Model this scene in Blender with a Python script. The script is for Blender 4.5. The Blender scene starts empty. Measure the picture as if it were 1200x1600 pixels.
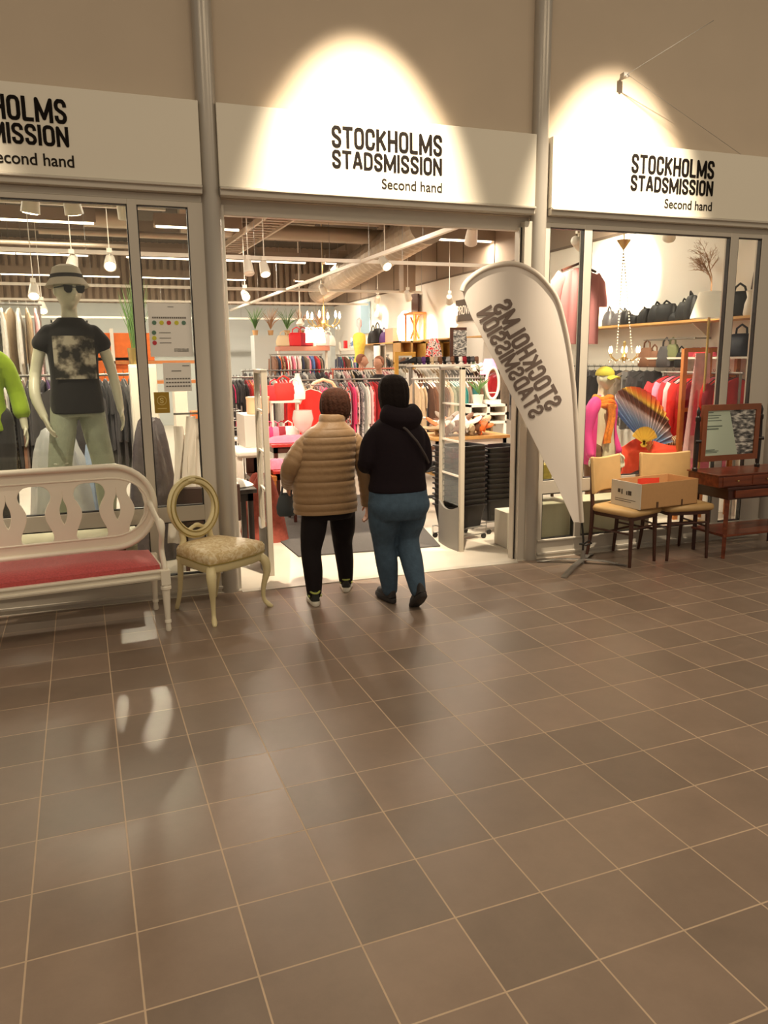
import bpy, bmesh, math, random
from math import sin, cos, pi, radians as R, tan, sqrt, atan2
from mathutils import Vector as V, Matrix as M
random.seed(7)
S = bpy.context.scene
COL = S.collection

# ------------------------------------------------------------------ camera
CAM_H = 1.654
PITCH, YAW, ROLL, FPX = 0.19488, 0.34086, -0.01022, 1196.44
def cam_axes():
    cp, sp, cy, sy = cos(PITCH), sin(PITCH), cos(YAW), sin(YAW)
    f = V((sy*cp, cy*cp, -sp)); r = V((cy, -sy, 0)); u = r.cross(f)
    return (cos(ROLL)*r+sin(ROLL)*u, -sin(ROLL)*r+cos(ROLL)*u, f)
CR, CU, CF = cam_axes()
cd = bpy.data.cameras.new('camera'); cam = bpy.data.objects.new('camera', cd); COL.objects.link(cam)
cd.sensor_fit = 'VERTICAL'; cd.sensor_height = 24; cd.lens = 24*FPX/1600; cd.clip_start = 0.05
m = M((CR, CU, -CF)).transposed().to_4x4(); m.translation = (0, 0, CAM_H); cam.matrix_world = m
S.camera = cam
def ray(u, v): return CF + CR*(u-600)/FPX - CU*(v-800)/FPX
def at(u, v, Y):
    d = ray(u, v); return V((0, 0, CAM_H)) + d*(Y/d.y)
def atx(u, v, X):
    d = ray(u, v); return V((0, 0, CAM_H)) + d*(X/d.x)
def atz(u, v, Z):
    d = ray(u, v); return V((0, 0, CAM_H)) + d*((Z-CAM_H)/d.z)

# ------------------------------------------------------------------ world, exposure
S.view_settings.view_transform = 'Standard'; S.view_settings.look = 'None'
S.view_settings.gamma = 1; S.view_settings.use_curve_mapping = False
S.view_settings.exposure = 0.0
w = bpy.data.worlds.new('world'); S.world = w; w.use_nodes = True
w.node_tree.nodes['Background'].inputs[0].default_value = (1.0, 0.84, 0.64, 1)
w.node_tree.nodes['Background'].inputs[1].default_value = 0.36

def light(name, kind, loc, energy, color=(1, .8, .58), rot=(0, 0, 0), parent=None, **kw):
    d = bpy.data.lights.new(name, kind); d.energy = energy; d.color = color
    for k, v in kw.items(): setattr(d, k, v)
    o = bpy.data.objects.new(name, d); COL.objects.link(o); o.location = loc; o.rotation_euler = rot
    if parent: o.parent = parent
    return o
def aim(o, tgt):
    o.rotation_euler = (V(tgt)-o.location).to_track_quat('-Z', 'Y').to_euler()
WARM = (1, .80, .56)
for i, x in enumerate((-1.3, 1.82, 3.92)):
    o = light('sign_spot', 'SPOT', (x, 4.1, 5.2), (900, 2300, 2100)[i], (1, .84, .62), spot_size=R(39.5), spot_blend=.75, shadow_soft_size=.04)
    aim(o, (x, 5.5, 2.6))
for (x, y, e) in ((-1.5, 1.0, 44), (2.5, 1.2, 44), (6.0, 2.0, 44), (.5, -3.5, 40), (5, -3, 40)):
    light('mall_ceiling_light', 'AREA', (x, y, 5.6), e*1.08, (1, .81, .56), shape='RECTANGLE', size=2.0, size_y=1.2)

# ------------------------------------------------------------------ materials
MATS = {}
def lin(c): return tuple(((x/255)/12.92 if x <= 10 else ((x/255+.055)/1.055)**2.4) for x in c)+(1,)
def mat(name, rgb, rough=.6, metal=0, var=.0, scale=30, bump=0, bscale=200, emit=0, spec=.5, sheen=0, coat=0):
    if name in MATS: return MATS[name]
    m = bpy.data.materials.new(name); m.use_nodes = True; nt = m.node_tree; b = nt.nodes['Principled BSDF']
    c = lin(rgb); b.inputs['Base Color'].default_value = c
    b.inputs['Roughness'].default_value = rough; b.inputs['Metallic'].default_value = metal
    b.inputs['Specular IOR Level'].default_value = spec
    if sheen: b.inputs['Sheen Weight'].default_value = sheen
    if coat: b.inputs['Coat Weight'].default_value = coat
    if emit:
        b.inputs['Emission Color'].default_value = c; b.inputs['Emission Strength'].default_value = emit
    tc = nt.nodes.new('ShaderNodeTexCoord')
    if var:
        n = nt.nodes.new('ShaderNodeTexNoise'); n.inputs['Scale'].default_value = scale; n.inputs['Detail'].default_value = 5
        nt.links.new(tc.outputs['Object'], n.inputs['Vector'])
        r = nt.nodes.new('ShaderNodeMapRange'); r.inputs[1].default_value = .3; r.inputs[2].default_value = .7
        r.inputs[3].default_value = 1-var; r.inputs[4].default_value = 1+var
        nt.links.new(n.outputs['Fac'], r.inputs[0])
        h = nt.nodes.new('ShaderNodeHueSaturation'); h.inputs['Color'].default_value = c
        nt.links.new(r.outputs[0], h.inputs['Value']); nt.links.new(h.outputs[0], b.inputs['Base Color'])
    if bump:
        n = nt.nodes.new('ShaderNodeTexNoise'); n.inputs['Scale'].default_value = bscale; n.inputs['Detail'].default_value = 4
        nt.links.new(tc.outputs['Object'], n.inputs['Vector'])
        bp = nt.nodes.new('ShaderNodeBump'); bp.inputs['Strength'].default_value = bump; bp.inputs['Distance'].default_value = .01
        nt.links.new(n.outputs['Fac'], bp.inputs['Height']); nt.links.new(bp.outputs[0], b.inputs['Normal'])
    MATS[name] = m; return m
def ramp_mat(name, kind, stops, rot=(0, 0, 0), scale=(1, 1, 1), loc=(0, 0, 0), rough=.7, tex=None, const=False, **tkw):
    """colour ramp over a procedural texture in object space"""
    if name in MATS: return MATS[name]
    m = bpy.data.materials.new(name); m.use_nodes = True; nt = m.node_tree; b = nt.nodes['Principled BSDF']
    b.inputs['Roughness'].default_value = rough
    tc = nt.nodes.new('ShaderNodeTexCoord'); mp = nt.nodes.new('ShaderNodeMapping')
    mp.inputs['Rotation'].default_value = rot; mp.inputs['Scale'].default_value = scale; mp.inputs['Location'].default_value = loc
    nt.links.new(tc.outputs['Object'], mp.inputs['Vector'])
    t = nt.nodes.new(kind)
    for k, v in tkw.items():
        if k in t.inputs: t.inputs[k].default_value = v
        else: setattr(t, k, v)
    nt.links.new(mp.outputs[0], t.inputs['Vector'])
    cr = nt.nodes.new('ShaderNodeValToRGB'); e = cr.color_ramp.elements
    if const: cr.color_ramp.interpolation = 'CONSTANT'
    while len(e) < len(stops): e.new(.5)
    for i, (p, c) in enumerate(stops): e[i].position = p; e[i].color = lin(c)
    nt.links.new(t.outputs['Fac' if 'Fac' in t.outputs else 0], cr.inputs[0]); nt.links.new(cr.outputs[0], b.inputs['Base Color'])
    MATS[name] = m; return m
def glass_mat():
    m = bpy.data.materials.new('window_glass'); m.use_nodes = True; nt = m.node_tree; nt.nodes.clear()
    o = nt.nodes.new('ShaderNodeOutputMaterial'); t = nt.nodes.new('ShaderNodeBsdfTransparent'); g = nt.nodes.new('ShaderNodeBsdfGlossy')
    t.inputs[0].default_value = (.93, .95, .93, 1); g.inputs['Roughness'].default_value = .01
    lw = nt.nodes.new('ShaderNodeLayerWeight'); pw = nt.nodes.new('ShaderNodeMath'); pw.operation = 'POWER'; pw.inputs[1].default_value = 4
    f = nt.nodes.new('ShaderNodeMath'); f.operation = 'MULTIPLY_ADD'; f.inputs[1].default_value = .7; f.inputs[2].default_value = .03; x = nt.nodes.new('ShaderNodeMixShader')
    nt.links.new(lw.outputs['Facing'], pw.inputs[0]); nt.links.new(pw.outputs[0], f.inputs[0]); nt.links.new(f.outputs[0], x.inputs[0]); nt.links.new(t.outputs[0], x.inputs[1]); nt.links.new(g.outputs[0], x.inputs[2]); nt.links.new(x.outputs[0], o.inputs[0])
    return m
GLASS = glass_mat()
def thin_mat(name, rgb, a=.5, rough=.3):
    m = bpy.data.materials.new(name); m.use_nodes = True; b = m.node_tree.nodes['Principled BSDF']
    b.inputs['Base Color'].default_value = lin(rgb); b.inputs['Alpha'].default_value = a; b.inputs['Roughness'].default_value = rough
    return m
def tile_mat():
    m = bpy.data.materials.new('mall_floor_tiles'); m.use_nodes = True; nt = m.node_tree; b = nt.nodes['Principled BSDF']
    tc = nt.nodes.new('ShaderNodeTexCoord'); br = nt.nodes.new('ShaderNodeTexBrick')
    br.offset = 0; br.squash = 1; br.inputs['Scale'].default_value = 1; br.inputs['Brick Width'].default_value = .3; br.inputs['Row Height'].default_value = .3
    br.inputs['Mortar Size'].default_value = .0032; br.inputs['Mortar Smooth'].default_value = .3; br.inputs['Bias'].default_value = 0
    br.inputs['Color1'].default_value = lin((122, 106, 93)); br.inputs['Color2'].default_value = lin((142, 122, 107)); br.inputs['Mortar'].default_value = lin((190, 166, 140))
    nt.links.new(tc.outputs['Object'], br.inputs['Vector'])
    n = nt.nodes.new('ShaderNodeTexNoise'); n.inputs['Scale'].default_value = 4; n.inputs['Detail'].default_value = 8; n.inputs['Roughness'].default_value = .7
    nt.links.new(tc.outputs['Object'], n.inputs['Vector'])
    r = nt.nodes.new('ShaderNodeMapRange'); r.inputs[1].default_value = .25; r.inputs[2].default_value = .75; r.inputs[3].default_value = .86; r.inputs[4].default_value = 1.14
    nt.links.new(n.outputs['Fac'], r.inputs[0])
    h = nt.nodes.new('ShaderNodeHueSaturation'); nt.links.new(br.outputs['Color'], h.inputs['Color']); nt.links.new(r.outputs[0], h.inputs['Value'])
    nt.links.new(h.outputs[0], b.inputs['Base Color'])
    r2 = nt.nodes.new('ShaderNodeMapRange'); r2.inputs[3].default_value = .27; r2.inputs[4].default_value = .42
    nt.links.new(n.outputs['Fac'], r2.inputs[0])
    a = nt.nodes.new('ShaderNodeMath'); a.operation = 'ADD'; s_ = nt.nodes.new('ShaderNodeMath'); s_.operation = 'MULTIPLY'; s_.inputs[1].default_value = .35
    nt.links.new(br.outputs['Fac'], s_.inputs[0]); nt.links.new(r2.outputs[0], a.inputs[0]); nt.links.new(s_.outputs[0], a.inputs[1]); nt.links.new(a.outputs[0], b.inputs['Roughness'])
    bp = nt.nodes.new('ShaderNodeBump'); bp.invert = True; bp.inputs['Strength'].default_value = .35; bp.inputs['Distance'].default_value = .002
    nt.links.new(br.outputs['Fac'], bp.inputs['Height'])
    n3 = nt.nodes.new('ShaderNodeTexNoise'); n3.inputs['Scale'].default_value = 120; nt.links.new(tc.outputs['Object'], n3.inputs['Vector'])
    b2 = nt.nodes.new('ShaderNodeBump'); b2.inputs['Strength'].default_value = .06; b2.inputs['Distance'].default_value = .002
    nt.links.new(n3.outputs['Fac'], b2.inputs['Height']); nt.links.new(bp.outputs[0], b2.inputs['Normal']); nt.links.new(b2.outputs[0], b.inputs['Normal'])
    return m
WALLC = mat('upper_wall_paint', (196, 180, 160), .8, var=.02, scale=3, bump=.05)
BOARD = mat('sign_board_white', (228, 221, 205), .45)
ALU = mat('brushed_aluminium', (196, 188, 175), .4, .15, bump=.02)
ALUD = mat('grey_column_paint', (172, 165, 155), .3, .3)
DARKLET = mat('sign_letter_dark', (24, 19, 16), .8, spec=.1)
THINLET = mat('sign_thin_letter', (40, 35, 30), .8, spec=.1)
STOREFL = mat('store_concrete_floor', (205, 196, 182), .38, var=.05, scale=3)
WHITEW = mat('store_white_wall', (232, 226, 216), .75, var=.01, scale=2)
BROWNW = mat('store_upper_wall', (158, 138, 120), .8, var=.06, scale=1.5)
GREYW = mat('store_back_wall', (188, 192, 190), .8)
CEIL = mat('store_ceiling', (92, 82, 72), .9, var=.08, scale=2)
DUCT = mat('duct_metal', (176, 160, 142), .45, .5, bump=.05, bscale=40)
WHMET = mat('white_metal', (232, 224, 212), .4)
LAMPW = mat('lamp_white', (235, 228, 215), .4)
TUBE = mat('lit_tube', (255, 238, 208), .5, emit=7)
BULB = mat('lit_bulb', (255, 226, 180), .5, emit=14)
SHADE = mat('lit_shade', (255, 226, 190), .7, emit=1.5)
CREAM = mat('cream_lacquer', (236, 228, 210), .35, var=.02, scale=8, coat=.2)
REDCL = mat('red_bench_fabric', (190, 80, 80), .85, var=.16, scale=90, bump=.25, bscale=300, sheen=.3)
YCREAM = mat('cream_yellow_paint', (222, 208, 160), .38, var=.03, scale=10, coat=.2)
GOLDL = mat('gilt_line', (158, 140, 78), .45, .3)
BROC = ramp_mat('gold_brocade', 'ShaderNodeTexNoise', [(.36, (206, 178, 126)), (.5, (222, 198, 150)), (.62, (236, 220, 184))], scale=(26, 26, 26), rough=.5, Scale=1.0, Detail=3.0, Distortion=1.6)
BLACKP = mat('black_cloth', (24, 18, 20), .85, bump=.2, bscale=60, spec=.25)
TANJ = mat('tan_puffer_nylon', (152, 120, 84), .55, var=.05, scale=14, bump=.35, bscale=30, sheen=.2)
NAVY = mat('dark_hoodie_cotton', (30, 22, 28), .9, bump=.35, bscale=25, spec=.2)
JEANS = mat('blue_denim', (64, 86, 106), .85, var=.16, scale=22, bump=.3, bscale=60)
HAIRB = mat('dark_brown_hair', (66, 36, 22), .8, spec=.25, var=.25, scale=50, bump=.5, bscale=80)
HAIRK = mat('black_hair', (28, 20, 19), .8, spec=.2, bump=.5, bscale=90)
HAIRR = mat('reddish_hair', (146, 92, 66), .6, bump=.5, bscale=80)
SKIN = mat('skin', (208, 156, 130), .5)
MANQ = mat('mannequin_white', (226, 220, 198), .35)
SOLE = mat('white_rubber', (222, 216, 200), .6)
LIME = mat('lime_mesh', (170, 180, 90), .6)
DSHOE = mat('dark_shoe', (46, 42, 42), .7)
SNEAK = mat('black_green_sneaker', (40, 42, 38), .7)
TEALB = mat('grey_blue_bag', (74, 82, 88), .6)
FLAGM = mat('flag_white_cloth', (226, 216, 206), .8, bump=.1, bscale=8)
FLAGL = mat('flag_print', (112, 96, 88), .8)
POLEK = mat('black_pole', (34, 32, 30), .4)
STEEL = mat('flat_steel', (150, 146, 140), .35, .7)
CHWOOD = mat('dark_chair_wood', (70, 38, 26), .4, var=.15, scale=20)
TANV = mat('tan_vinyl', (194, 158, 106), .42, var=.04, scale=12)
CARD = mat('cardboard', (190, 146, 98), .8, var=.03, scale=30)
CARDW = mat('cardboard_white_print', (206, 198, 184), .7)
MAHOG = ramp_mat('mahogany', 'ShaderNodeTexNoise', [(.3, (84, 38, 22)), (.7, (132, 66, 38))], scale=(3, 30, 30), rough=.28, Scale=1.0, Detail=6.0)
PINE2 = mat('red_brown_frame', (128, 70, 40), .35, var=.1, scale=14)
DMAHOG = mat('dark_mahogany', (64, 28, 20), .3, var=.1, scale=12)
EBON = mat('ebonised_wood', (36, 28, 26), .35)
BRASS = mat('brass', (200, 170, 110), .3, .8)
PAPER = mat('paper_white', (246, 243, 236), .7)
MINT = mat('mint_poster_paper', (186, 200, 182), .6)
GREYT = mat('grey_print', (120, 116, 110), .7)
BWPH = ramp_mat('black_white_photo', 'ShaderNodeTexNoise', [(.36, (30, 30, 32)), (.5, (120, 118, 116)), (.62, (215, 212, 205))], scale=(14, 14, 42), Scale=1.0, Detail=4.0, rough=.4)
TPRINT = ramp_mat('greyscale_shirt_print', 'ShaderNodeTexNoise', [(.38, (40, 36, 32)), (.48, (120, 110, 98)), (.58, (196, 184, 166))], scale=(13, 13, 13), Scale=1.0, Detail=3.0, rough=.8)
PINKT = mat('pink_tshirt', (192, 124, 124), .85, var=.03, scale=8, bump=.1, bscale=10)
OAK = mat('light_oak', (206, 158, 92), .5, var=.1, scale=12)
PINE = mat('orange_pine', (186, 112, 52), .45, var=.12, scale=14)
PALEJ = mat('pale_grey_denim', (164, 168, 150), .85, var=.08, scale=16, bump=.3, bscale=50)
BLKPL = mat('black_plastic', (30, 27, 27), .45)
MAT = mat('charcoal_mat', (84, 80, 78), .95, var=.08, scale=200, bump=.5, bscale=400)
LEAF = mat('green_leaf', (84, 120, 60), .6)
FLWR = mat('dry_branch', (170, 130, 96), .8)
WOOL = mat('white_wool', (224, 214, 196), .9)
CRYST = mat('crystal', (240, 230, 214), .12, .2)
PLAST = thin_mat('clear_plastic', (225, 222, 215), .42, .22)
FILM = thin_mat('clear_acrylic', (200, 205, 205), .16, .1)
PALE = mat('pale_panel', (212, 204, 178), .6)
MIRR = mat('mirror_glass', (220, 222, 220), .04, 1)

# ------------------------------------------------------------------ mesh helpers
class MB:
    def __init__(s): s.v = []; s.f = []; s.uv = None
    def add(s, vs, fs, mx=None):
        n = len(s.v)
        s.v += [tuple(mx @ V(p)) if mx else tuple(p) for p in vs]
        s.f += [tuple(i+n for i in f) for f in fs]; return s
    def box(s, c, d, rot=None, taper=1):
        x, y, z = d[0]/2, d[1]/2, d[2]/2; t = taper
        vs = [(-x*t, -y*t, -z), (x*t, -y*t, -z), (x*t, y*t, -z), (-x*t, y*t, -z), (-x, -y, z), (x, -y, z), (x, y, z), (-x, y, z)]
        mx = M.Translation(c)
        if rot: mx = mx @ (rot if isinstance(rot, M) else M.Rotation(rot, 4, 'Z'))
        return s.add(vs, [(3, 2, 1, 0), (4, 5, 6, 7), (0, 1, 5, 4), (1, 2, 6, 5), (2, 3, 7, 6), (3, 0, 4, 7)], mx)
    def bb(s, x0, x1, y0, y1, z0, z1): return s.box(((x0+x1)/2, (y0+y1)/2, (z0+z1)/2), (abs(x1-x0), abs(y1-y0), abs(z1-z0)))
    def bar(s, a, b, w, h=None, up=(0, 0, 1)):
        a, b = V(a), V(b); d = b-a; L = d.length; z = d.normalized(); u = V(up)
        if abs(z.dot(u)) > .98: u = V((0, 1, 0))
        x = u.cross(z).normalized(); y = z.cross(x)
        mx = M((x, y, z)).transposed().to_4x4(); mx.translation = (a+b)/2
        h = h or w
        return s.box((0, 0, 0), (w, h, L), mx) if False else s.add([mx @ V(p) for p in [(-w/2, -h/2, -L/2), (w/2, -h/2, -L/2), (w/2, h/2, -L/2), (-w/2, h/2, -L/2), (-w/2, -h/2, L/2), (w/2, -h/2, L/2), (w/2, h/2, L/2), (-w/2, h/2, L/2)]],
            [(3, 2, 1, 0), (4, 5, 6, 7), (0, 1, 5, 4), (1, 2, 6, 5), (2, 3, 7, 6), (3, 0, 4, 7)])
    def rings(s, rings, cap=True, close=False):
        n = len(rings[0]); b = len(s.v)
        for r in rings: s.v += [tuple(p) for p in r]
        k = len(rings)
        for i in range(k if close else k-1):
            j = (i+1) % k
            for q in range(n):
                q2 = (q+1) % n
                s.f.append((b+i*n+q, b+i*n+q2, b+j*n+q2, b+j*n+q))
        if cap and not close:
            s.f.append(tuple(b+q for q in reversed(range(n)))); s.f.append(tuple(b+(k-1)*n+q for q in range(n)))
        return s
    def tube(s, pts, r, n=10, cap=True, close=False, flat=None):
        """tube through points; r number or list of r or (rx, ry)"""
        P = [V(p) for p in pts]; k = len(P)
        rs = r if isinstance(r, (list, tuple)) else [r]*k
        T = []
        for i in range(k):
            a = P[(i-1) % k] if (close or i > 0) else P[i]; b = P[(i+1) % k] if (close or i < k-1) else P[i]
            T.append((b-a).normalized())
        u = V(flat) if flat else (V((0, 0, 1)) if abs(T[0].z) < .9 else V((0, 1, 0)))
        x = (u-T[0]*u.dot(T[0])).normalized(); out = []
        for i in range(k):
            x = (x-T[i]*x.dot(T[i]));  x = x.normalized() if x.length > 1e-6 else V((1, 0, 0))
            y = T[i].cross(x); q = rs[i]; rx, ry = (q if isinstance(q, (tuple, list)) else (q, q))
            out.append([P[i]+x*(rx*cos(2*pi*j/n))+y*(ry*sin(2*pi*j/n)) for j in range(n)])
        return s.rings(out, cap, close)
    def cyl(s, a, b, r0, r1=None, n=16): return s.tube([a, b], [r0, r1 if r1 is not None else r0], n)
    def lathe(s, prof, c=(0, 0, 0), n=20, cap=True):
        c = V(c); return s.rings([[c+V((r*cos(2*pi*j/n), r*sin(2*pi*j/n), z)) for j in range(n)] for r, z in prof], cap)
    def ell(s, c, r, n=16, k=10, rot=None, fn=None):
        out = []; c = V(c)
        for i in range(k+1):
            t = pi*i/k; st, ct = max(sin(t), .02), -cos(t)
            ring = []
            for j in range(n):
                a = 2*pi*j/n; p = V((r[0]*st*cos(a), r[1]*st*sin(a), r[2]*ct))
                if fn: p = fn(p)
                if rot: p = rot @ p
                ring.append(c+p)
            out.append(ring)
        return s.rings(out)
    def prism(s, outline, y0, y1, mx=None):
        """outline in x,z extruded along y"""
        n = len(outline); vs = [(x, y0, z) for x, z in outline]+[(x, y1, z) for x, z in outline]
        fs = [tuple(range(n)), tuple(reversed(range(n, 2*n)))]+[(i, i+n, (i+1) % n+n, (i+1) % n) for i in range(n)]
        return s.add(vs, fs, mx)
    def grid(s, fn, nu, nv, th=0):
        """sheet fn(u,v)->point, optional thickness along normal given by solidify-like offset"""
        b = len(s.v); P = [[V(fn(i/nu, j/nv)) for j in range(nv+1)] for i in range(nu+1)]
        if not th:
            for r in P: s.v += [tuple(p) for p in r]
            for i in range(nu):
                for j in range(nv):
                    q = b+i*(nv+1)+j; s.f.append((q, q+nv+1, q+nv+2, q+1))
            return s
        N = [[None]*(nv+1) for _ in range(nu+1)]
        for i in range(nu+1):
            for j in range(nv+1):
                du = P[min(i+1, nu)][j]-P[max(i-1, 0)][j]; dv = P[i][min(j+1, nv)]-P[i][max(j-1, 0)]
                n_ = du.cross(dv); N[i][j] = n_.normalized() if n_.length > 1e-9 else V((0, 0, 1))
        for sg in (1, -1):
            for i in range(nu+1):
                for j in range(nv+1): s.v.append(tuple(P[i][j]+N[i][j]*th/2*sg))
        w_ = nv+1; o2 = (nu+1)*w_
        for i in range(nu):
            for j in range(nv):
                q = b+i*w_+j; s.f.append((q, q+w_, q+w_+1, q+1)); q += o2; s.f.append((q, q+1, q+w_+1, q+w_))
        edge = [(i, 0) for i in range(nu)]+[(nu, j) for j in range(nv)]+[(i, nv) for i in range(nu, 0, -1)]+[(0, j) for j in range(nv, 0, -1)]
        for k in range(len(edge)):
            a = edge[k]; c = edge[(k+1) % len(edge)]; qa = b+a[0]*w_+a[1]; qc = b+c[0]*w_+c[1]
            s.f.append((qa, qa+o2, qc+o2, qc))
        return s
    def mesh(s, name, ang=40):
        me = bpy.data.meshes.new(name); me.from_pydata(s.v, [], s.f); me.update()
        bm = bmesh.new(); bm.from_mesh(me); bmesh.ops.recalc_face_normals(bm, faces=bm.faces)
        for f in bm.faces: f.smooth = True
        for e in bm.edges:
            if len(e.link_faces) == 2: e.smooth = e.calc_face_angle(0) < R(ang)
            else: e.smooth = False
        bm.to_mesh(me); bm.free(); return me
    def build(s, name, m, parent=None, loc=None, rz=0, ang=40, bevel=0, remesh=0, smooth=0, subd=0):
        me = s.mesh(name, ang); me.materials.append(m)
        o = bpy.data.objects.new(name, me); COL.objects.link(o)
        if parent: o.parent = parent
        if loc is not None: o.location = loc
        if rz: o.rotation_euler.z = rz
        if remesh:
            q = o.modifiers.new('r', 'REMESH'); q.mode = 'VOXEL'; q.voxel_size = remesh; q.use_smooth_shade = True
        if smooth:
            q = o.modifiers.new('s', 'SMOOTH'); q.iterations = smooth; q.factor = .5
        if bevel:
            q = o.modifiers.new('b', 'BEVEL'); q.width = bevel; q.segments = 2; q.limit_method = 'ANGLE'; q.angle_limit = R(50)
        if subd:
            q = o.modifiers.new('d', 'SUBSURF'); q.levels = subd; q.render_levels = subd
        return o
def tag(o, label, cat, group=None, kind=None):
    if label: o['label'] = label
    if cat: o['category'] = cat
    if group: o['group'] = group
    if kind: o['kind'] = kind
    return o
def thing(name, label, cat, loc=(0, 0, 0), rz=0, group=None):
    o = bpy.data.objects.new(name, None); COL.objects.link(o); o.location = loc; o.rotation_euler.z = rz
    o.empty_display_size = .1
    return tag(o, label, cat, group)
def struct(name, mb, m, parent=None, **k):
    o = mb.build(name, m, parent, **k)
    if not parent: o['kind'] = 'structure'
    return o
def dup(root, loc, rz, label, group=None):
    r = root.copy(); COL.objects.link(r); r.location = loc; r.rotation_euler.z = rz
    r['label'] = label
    if group: r['group'] = group
    for ch in list(root.children):
        c = ch.copy(); COL.objects.link(c); c.parent = r
        for g in list(ch.children):
            d = g.copy(); COL.objects.link(d); d.parent = c
    return r
def curve_mesh(splines, depth, bevel=0, res=6):
    """filled 2D outlines (outer and holes) in x,y -> mesh standing in x,z, thickness along y"""
    cu = bpy.data.curves.new('c', 'CURVE'); cu.dimensions = '2D'; cu.fill_mode = 'BOTH'; cu.extrude = depth/2; cu.bevel_depth = bevel; cu.bevel_resolution = 2
    for pts in splines:
        sp = cu.splines.new('POLY'); sp.points.add(len(pts)-1); sp.use_cyclic_u = True
        for i, (x, z) in enumerate(pts): sp.points[i].co = (x, z, 0, 1)
    o = bpy.data.objects.new('c', cu); COL.objects.link(o)
    me = bpy.data.meshes.new_from_object(o, depsgraph=bpy.context.evaluated_depsgraph_get())
    bpy.data.objects.remove(o); bpy.data.curves.remove(cu)
    me.transform(M.Rotation(pi/2, 4, 'X')); return me
def text_mesh(txt, size, depth=.002, offset=0, sx=1, align='LEFT'):
    cu = bpy.data.curves.new('t', 'FONT'); cu.body = txt; cu.size = size; cu.extrude = depth/2; cu.offset = offset; cu.align_x = align
    o = bpy.data.objects.new('t', cu); COL.objects.link(o)
    me = bpy.data.meshes.new_from_object(o, depsgraph=bpy.context.evaluated_depsgraph_get())
    bpy.data.objects.remove(o); bpy.data.curves.remove(cu)
    me.transform(M.Diagonal((sx, 1, 1, 1))); me.transform(M.Rotation(pi/2, 4, 'X')); return me
def link_mesh(name, me, m, parent=None, loc=(0, 0, 0), rot=(0, 0, 0)):
    me.materials.clear(); me.materials.append(m)
    o = bpy.data.objects.new(name, me); COL.objects.link(o); o.parent = parent; o.location = loc; o.rotation_euler = rot; return o
# condensed bold capitals drawn as strokes
GL = {
 'S': (.8, [[(1, .72), (.97, .88), (.75, 1), (.25, 1), (.03, .88), (0, .74), (.08, .62), (.35, .53), (.65, .46), (.92, .36), (1, .24), (.97, .12), (.75, 0), (.25, 0), (.03, .12), (0, .28)]]),
 'T': (.85, [[(0, 1), (1, 1)], [(.5, 1), (.5, 0)]]),
 'O': (.85, [[(0, .2), (0, .8), (.1, .94), (.3, 1), (.7, 1), (.9, .94), (1, .8), (1, .2), (.9, .06), (.7, 0), (.3, 0), (.1, .06), (0, .2)]]),
 'C': (.82, [[(1, .66), (1, .8), (.9, .94), (.7, 1), (.3, 1), (.1, .94), (0, .8), (0, .2), (.1, .06), (.3, 0), (.7, 0), (.9, .06), (1, .2), (1, .34)]]),
 'K': (.9, [[(0, 0), (0, 1)], [(1, 1), (.08, .42)], [(.35, .58), (1, 0)]]),
 'H': (.88, [[(0, 0), (0, 1)], [(1, 0), (1, 1)], [(0, .5), (1, .5)]]),
 'L': (.68, [[(0, 1), (0, 0), (1, 0)]]),
 'M': (1.3, [[(0, 0), (0, 1), (.5, .1), (1, 1), (1, 0)]]),
 'A': (.95, [[(0, 0), (.42, 1), (.58, 1), (1, 0)], [(.2, .3), (.8, .3)]]),
 'D': (.85, [[(0, 0), (0, 1), (.6, 1), (.92, .9), (1, .72), (1, .28), (.92, .1), (.6, 0), (0, 0)]]),
 'I': (0, [[(0, 0), (0, 1)]]),
 'N': (.9, [[(0, 0), (0, 1), (1, 0), (1, 1)]]),
 'P': (.82, [[(0, 0), (0, 1), (.6, 1), (.95, .9), (1, .75), (.95, .58), (.6, .48), (0, .48)]]),
 'R': (.86, [[(0, 0), (0, 1), (.6, 1), (.95, .9), (1, .75), (.95, .58), (.6, .5), (0, .5)], [(.5, .5), (1, 0)]]),
 'V': (.9, [[(0, 1), (.5, 0), (1, 1)]]), 'U': (.85, [[(0, 1), (0, .2), (.15, .05), (.35, 0), (.65, 0), (.85, .05), (1, .2), (1, 1)]]),
}
def lettering(mb, word, x0, z0, W, H, y, th, st=.155):
    """strokes in the x,z plane, front at y-th"""
    t = H*st; gap = t*1.42
    unit = (W-len(word)*t-(len(word)-1)*(gap-t))/sum(GL[c][0] for c in word)
    x = x0; kk = 0
    for c in word:
        wd, strokes = GL[c]; wd *= unit
        for s_ in strokes:
            P = [(x+t/2+a*wd, z0+t/2+b*(H-t)) for a, b in s_]
            for i in range(len(P)-1):
                (ax, az), (bx, bz) = P[i], P[i+1]; dx, dz = bx-ax, bz-az; L = sqrt(dx*dx+dz*dz); dx /= L; dz /= L
                e0 = t/2 if i == 0 else 0; e1 = t/2 if i == len(P)-2 else 0
                if len(s_) > 8 and c != 'D': e0 = e1 = 0
                nx, nz = -dz*t/2, dx*t/2
                if c in 'TKHLMAIN' or len(s_) < 5:
                    if abs(dx) > .1 and abs(dz) > .1: e0 = e1 = t*.1
                q = [(ax-dx*e0+nx, az-dz*e0+nz), (bx+dx*e1+nx, bz+dz*e1+nz), (bx+dx*e1-nx, bz+dz*e1-nz), (ax-dx*e0-nx, az-dz*e0-nz)]
                kk += 1; mb.prism(q, y-th*(1-.07*(kk % 6)), y)
                if i > 0:
                    mb.prism([(ax+t/2*cos(k*pi/5), az+t/2*sin(k*pi/5)) for k in range(10)], y-th*(.55), y)
        x += wd+gap
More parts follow.
